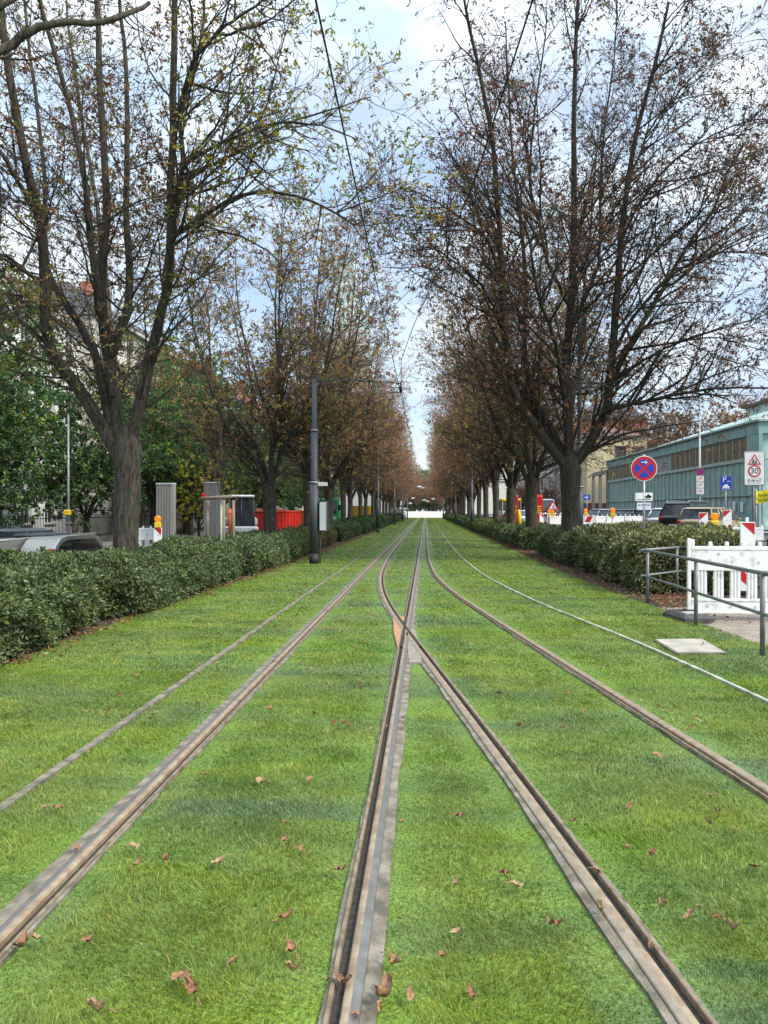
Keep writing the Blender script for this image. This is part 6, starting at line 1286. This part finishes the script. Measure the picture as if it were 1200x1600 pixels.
while y < Lg - 1.2:                                 # every pane of the band is a window of its own
    grey = 15.2 < y < 22.5; b = MB(); wd_ = 1.12
    b.box(-.03, .05, y, y + wd_, 4.45, 4.52); b.box(-.03, .05, y, y + wd_, 5.78, 5.85); b.box(-.05, .05, y, y + .07, 4.52, 5.78); w_ = b.build('window', M['teal_roof'], gb)
    if grey: w_['label'] = 'window covered by a grey louvred shutter'
    b = MB(); b.box(.0, .03, y + .07, y + wd_, 4.52, 5.78); b.build('pane', M['shutter'] if grey else M['brownpane'], w_); y += wd_ + .01; n_ += 1
fr = empty('steel_portal', (gx + .1, gy1 + .4, .4)); tag(fr, 'grey steel portal frame joined to the far end of the glass building', 'steel frame')
[MB().box(-.1, .2, yy, yy + .3, 0, 5.3).build('column', M['galv'], fr) for yy in (0, 3.6, 7.2)]; b = MB(); b.box(-.1, .2, 0, 7.5, 5.3, 5.75); b.build('beam', M['galv'], fr)
# notices on the glass
for k, (y_, z_) in enumerate(((2.2, 1.2), (3.4, 1.25))):
    o = MB().box(-.045, -.04, 0, .45, 0, .62).build('notice', M['paper']); o.location = (gx - .02, gy0 + y_, .4 + z_); tag(o, 'white paper notice stuck on the glass wall, ' + ('right' if k == 0 else 'left') + ' of the two', 'notice', 'notices on the glass')
# ---------------------------------------------------------------- tower far away
M['tower'] = mat('pale_green_tower_glass', (.5, .6, .58), (.42, .53, .52), .3, 0, scale=.05, stretch=(1, 1, 8), spec=.6)
tw = empty('office_tower', tuple(Vector((D(548, 798, 420).x, 420, 0)))); tag(tw, 'pale glass office tower rising above the left tree row', 'tower')
s = 420 / 1200; zt = D(548, 398, 420).z; z2 = D(560, 486, 420).z
b = MB(); b.box(-24 * s, 5 * s, 0, 20, 0, zt); b.build('tall_slab', M['tower'], tw); b = MB(); b.box(5.2 * s, 29 * s, 3, 22, 0, z2); b.build('lower_slab', M['tower'], tw)
b = MB(); z = 3.
while z < zt: b.box(-24.2 * s, 5.15 * s, -.25, -.01, z, z + .7); z += 7.2
z = 3.
while z < z2: b.box(5.3 * s, 29.2 * s, 2.75, 2.99, z, z + .7); z += 3.6
b.build('floor_band', M['whitewall'], tw)
b = MB(); [b.box(x_ * s, (x_ + .5) * s, -.5, -.26, 0, zt) for x_ in (-24, -16, -9, -2, 4.5)]; b.build('fin', M['whitewall'], tw)
# distant roofs closing the view behind the far trees
house('distant pale building closing the avenue, left part', 1, 14, 420, 450, 17, 30, M['cream'], M['slate'], 5, 10, name='distant_building', group='distant buildings')
house('distant grey building far beyond the junction on the left', -1, -14, 300, 380, 14, 20, M['greystone'], M['slate'], 4, 20, name='distant_building', group='distant buildings')

# ================================================================ FALLEN LEAVES
M['dry'] = mat('dry_brown_leaf', (.33, .17, .085), (.15, .075, .04), .75, scale=60, bump=.6, bscale=80)
M['dry2'] = mat('tan_leaf', (.36, .25, .13), (.22, .14, .07), .75, scale=30, bump=.6, bscale=80)
def leaf_obj(seed, size, curl, m):
    rr_ = random.Random(seed); n = 10; vs = []; w_ = size * rr_.uniform(.24, .36)
    for i in range(n + 1):
        t = i / n; hw = w_ * (math.sin(PI * min(1, t * .93 + .05)) ** .8) * (.75 + .5 * t) * (1 + .25 * rr_.uniform(-1, 1)); x = (t - .5) * size; z = curl * size * (.5 * (2 * t - 1) ** 2) + rr_.uniform(-.012, .012) * size * 6
        y = .06 * size * math.sin(t * 5 + seed)
        for k in (-1, -.5, 0, .5, 1): vs.append((x, y + hw * k * (1 - .35 * curl * abs(k)), z + curl * hw * abs(k) ** 1.4 * rr_.uniform(.3, 1.7) + .004))
    fs = [(i * 5 + j, i * 5 + j + 1, i * 5 + j + 6, i * 5 + j + 5) for i in range(n) for j in range(4)]
    b = MB(); b.add(vs, fs, True); b.tube([(-.5 * size, 0, .01), (-.75 * size, .05 * size, .014), (-.95 * size, .02 * size, .004)], .0016 + size * .008, 5)
    me = bpy.data.meshes.new('fallen_leaf'); me.from_pydata(b.v, [], b.f); me.polygons.foreach_set('use_smooth', b.sm); me.materials.append(m); return me
LM = [leaf_obj(i, .066, [.35, .8, .5, 1.1, .2, .7][i], M['dry'] if i % 3 else M['dry2']) for i in range(6)]
spots = [(604, 1560, 2.0, 1), (540, 1538, 1.3, 3), (447, 1440, 1.15, 1), (452, 1492, 1.1, 1), (343, 1352, 1.15, 0), (366, 1507, 1.1, 2), (283, 1533, 1.5, 0), (300, 1552, 1.2, 3), (457, 1524, .9, 3), (408, 1224, 1.1, 0), (484, 1221, 1.1, 2), (214, 1355, .9, 3), (259, 1349, .9, 3), (208, 1327, .9, 2),
         (470, 1332, .8, 2), (444, 1318, .7, 0), (533, 1365, .9, 3), (612, 1508, 1, 3), (713, 1386, .7, 2), (712, 1463, .8, 0), (717, 1281, 1.1, 1), (628, 1286, .7, 4), (786, 1372, 1.1, 3), (806, 1389, 1.0, 2), (867, 1453, 1.2, 3), (937, 1424, .9, 1), (934, 1362, .8, 2), (895, 1288, .8, 1), (1028, 1184, 1.5, 2), (1035, 1421, .8, 3), (1078, 1435, 1.2, 0),
         (1120, 1440, .7, 3), (1145, 1459, 1.0, 3), (1112, 1248, .9, 0), (1110, 1292, .8, 3), (1122, 1270, .6, 0), (1018, 1340, 1, 1), (979, 1330, .8, 2), (983, 1264, .7, 4), (1180, 1360, 1, 4), (34, 1484, 1.2, 1), (55, 1473, 1, 2), (137, 1478, .9, 0), (88, 1268, 1, 2), (70, 1265, .7, 4), (152, 1588, 1.1, 3), (320, 1215, .8, 4), (605, 1138, .7, 3), (1018, 1485, .7, 3), (118, 1328, .7, 2),
         (915, 1112, .9, 2), (1075, 1175, .7, 3), (640, 1560, .8, 4), (560, 1590, .7, 2), (880, 1140, .8, 1), (384, 985, .9, 0), (318, 1022, .8, 3), (930, 1082, .7, 2), (985, 1020, .8, 2), (1015, 1009, .8, 4), (445, 1290, .6, 4), (690, 1500, .7, 4), (735, 1560, .8, 3), (1150, 1300, .7, 2), (240, 1120, .7, 4), (580, 1142, .7, 0), (480, 1100, .6, 2), (840, 1068, .7, 2), (1090, 1128, .8, 0)]
def zone_of(p):
    x, y = p.x, p.y; bl = np.interp(y, BLp[0], BLp[1]); br_ = np.interp(y, BRp[0], BRp[1])
    if abs(x - XAL) < .12: return 'on the leftmost rail'
    if abs(x - XAR) < .14: return 'lying in the middle rail'
    if abs(x - bl) < .13: return 'on the curving rail that crosses the middle one'
    if abs(x - br_) < .12: return 'on the rightmost rail'
    if x < -2.4: return 'left of the grey edging strip'
    if x < XAL: return 'between the edging strip and the leftmost rail'
    if x < XAR: return 'between the leftmost and the middle rail'
    if x < bl: return 'between the middle and the curving rail'
    if x < br_: return 'between the two curving rails'
    return 'in the grass right of the rightmost rail'
pos = sorted([(G(px, py, .0), s, k) for px, py, s, k in spots], key=lambda q: q[0].y); cnt = {}
rr = random.Random(21)
for p, s, k in pos:
    z = zone_of(p); c = cnt.get(z, 0); cnt[z] = c + 1
    onrail = 'rail' in z and z.startswith(('on', 'lying'))
    o = bpy.data.objects.new('fallen_leaf', LM[(k + c * 2) % 6 if s < 2 else 1]); COL.objects.link(o); o.location = (p.x, p.y, .003 if onrail else .012)
    o.scale = (s, s * rr.uniform(.8, 1.3), s); o.rotation_euler = (rr.uniform(-.35, .35), rr.uniform(-.3, .3), rr.uniform(0, 6.28))
    tag(o, '%s dry leaf %s, counted from the camera' % (ORD[min(c, 29)], z), 'leaf', 'dry leaves fallen on the lawn')
# leaf litter on the soil under the hedges: far too many to count
r = np.random.default_rng(31); n = 5200
x = np.concatenate([lawn_l(np.linspace(5, 60, n // 2)) + r.normal(.0, .14, n // 2), lawn_r(np.linspace(12, 60, n - n // 2)) + np.abs(r.normal(.0, .35, n - n // 2)) + .02]); y = np.concatenate([np.linspace(5, 60, n // 2), np.linspace(12, 60, n - n // 2)])
m_ = 900; x = np.concatenate([x, r.uniform(4.2, 6.2, m_)]); y = np.concatenate([y, 14.2 + (x[-m_:] - 4.2) * 1.15 + r.normal(.3, .35, m_)])
m_ = 420; yy = 6 + 34 * r.random(m_) ** 1.4; x = np.concatenate([x, r.uniform(-4.3, 3.9, m_)]); y = np.concatenate([y, yy]); n = len(x)
S = np.stack([x, y, np.full(n, .0) + r.uniform(-.02, .015, n)], -1); Dd = r.normal(0, 1, (n, 3)); Dd[:, 2] *= .25
V, T = leaflets(r, S, Dd, r.uniform(.04, .1, n), r.uniform(.02, .045, n), .3); c = palette(r, n, [(.24, .11, .06), (.16, .08, .045), (.32, .2, .1), (.28, .26, .12)], (4, 3, 2, 1))
tag(link('leaf_litter', npmesh('leaf_litter', V, T, [M['leaf']], tone=np.repeat(c, 4, 0))), 'scattered small dry leaves along the hedge feet', 'leaf litter', kind='stuff')
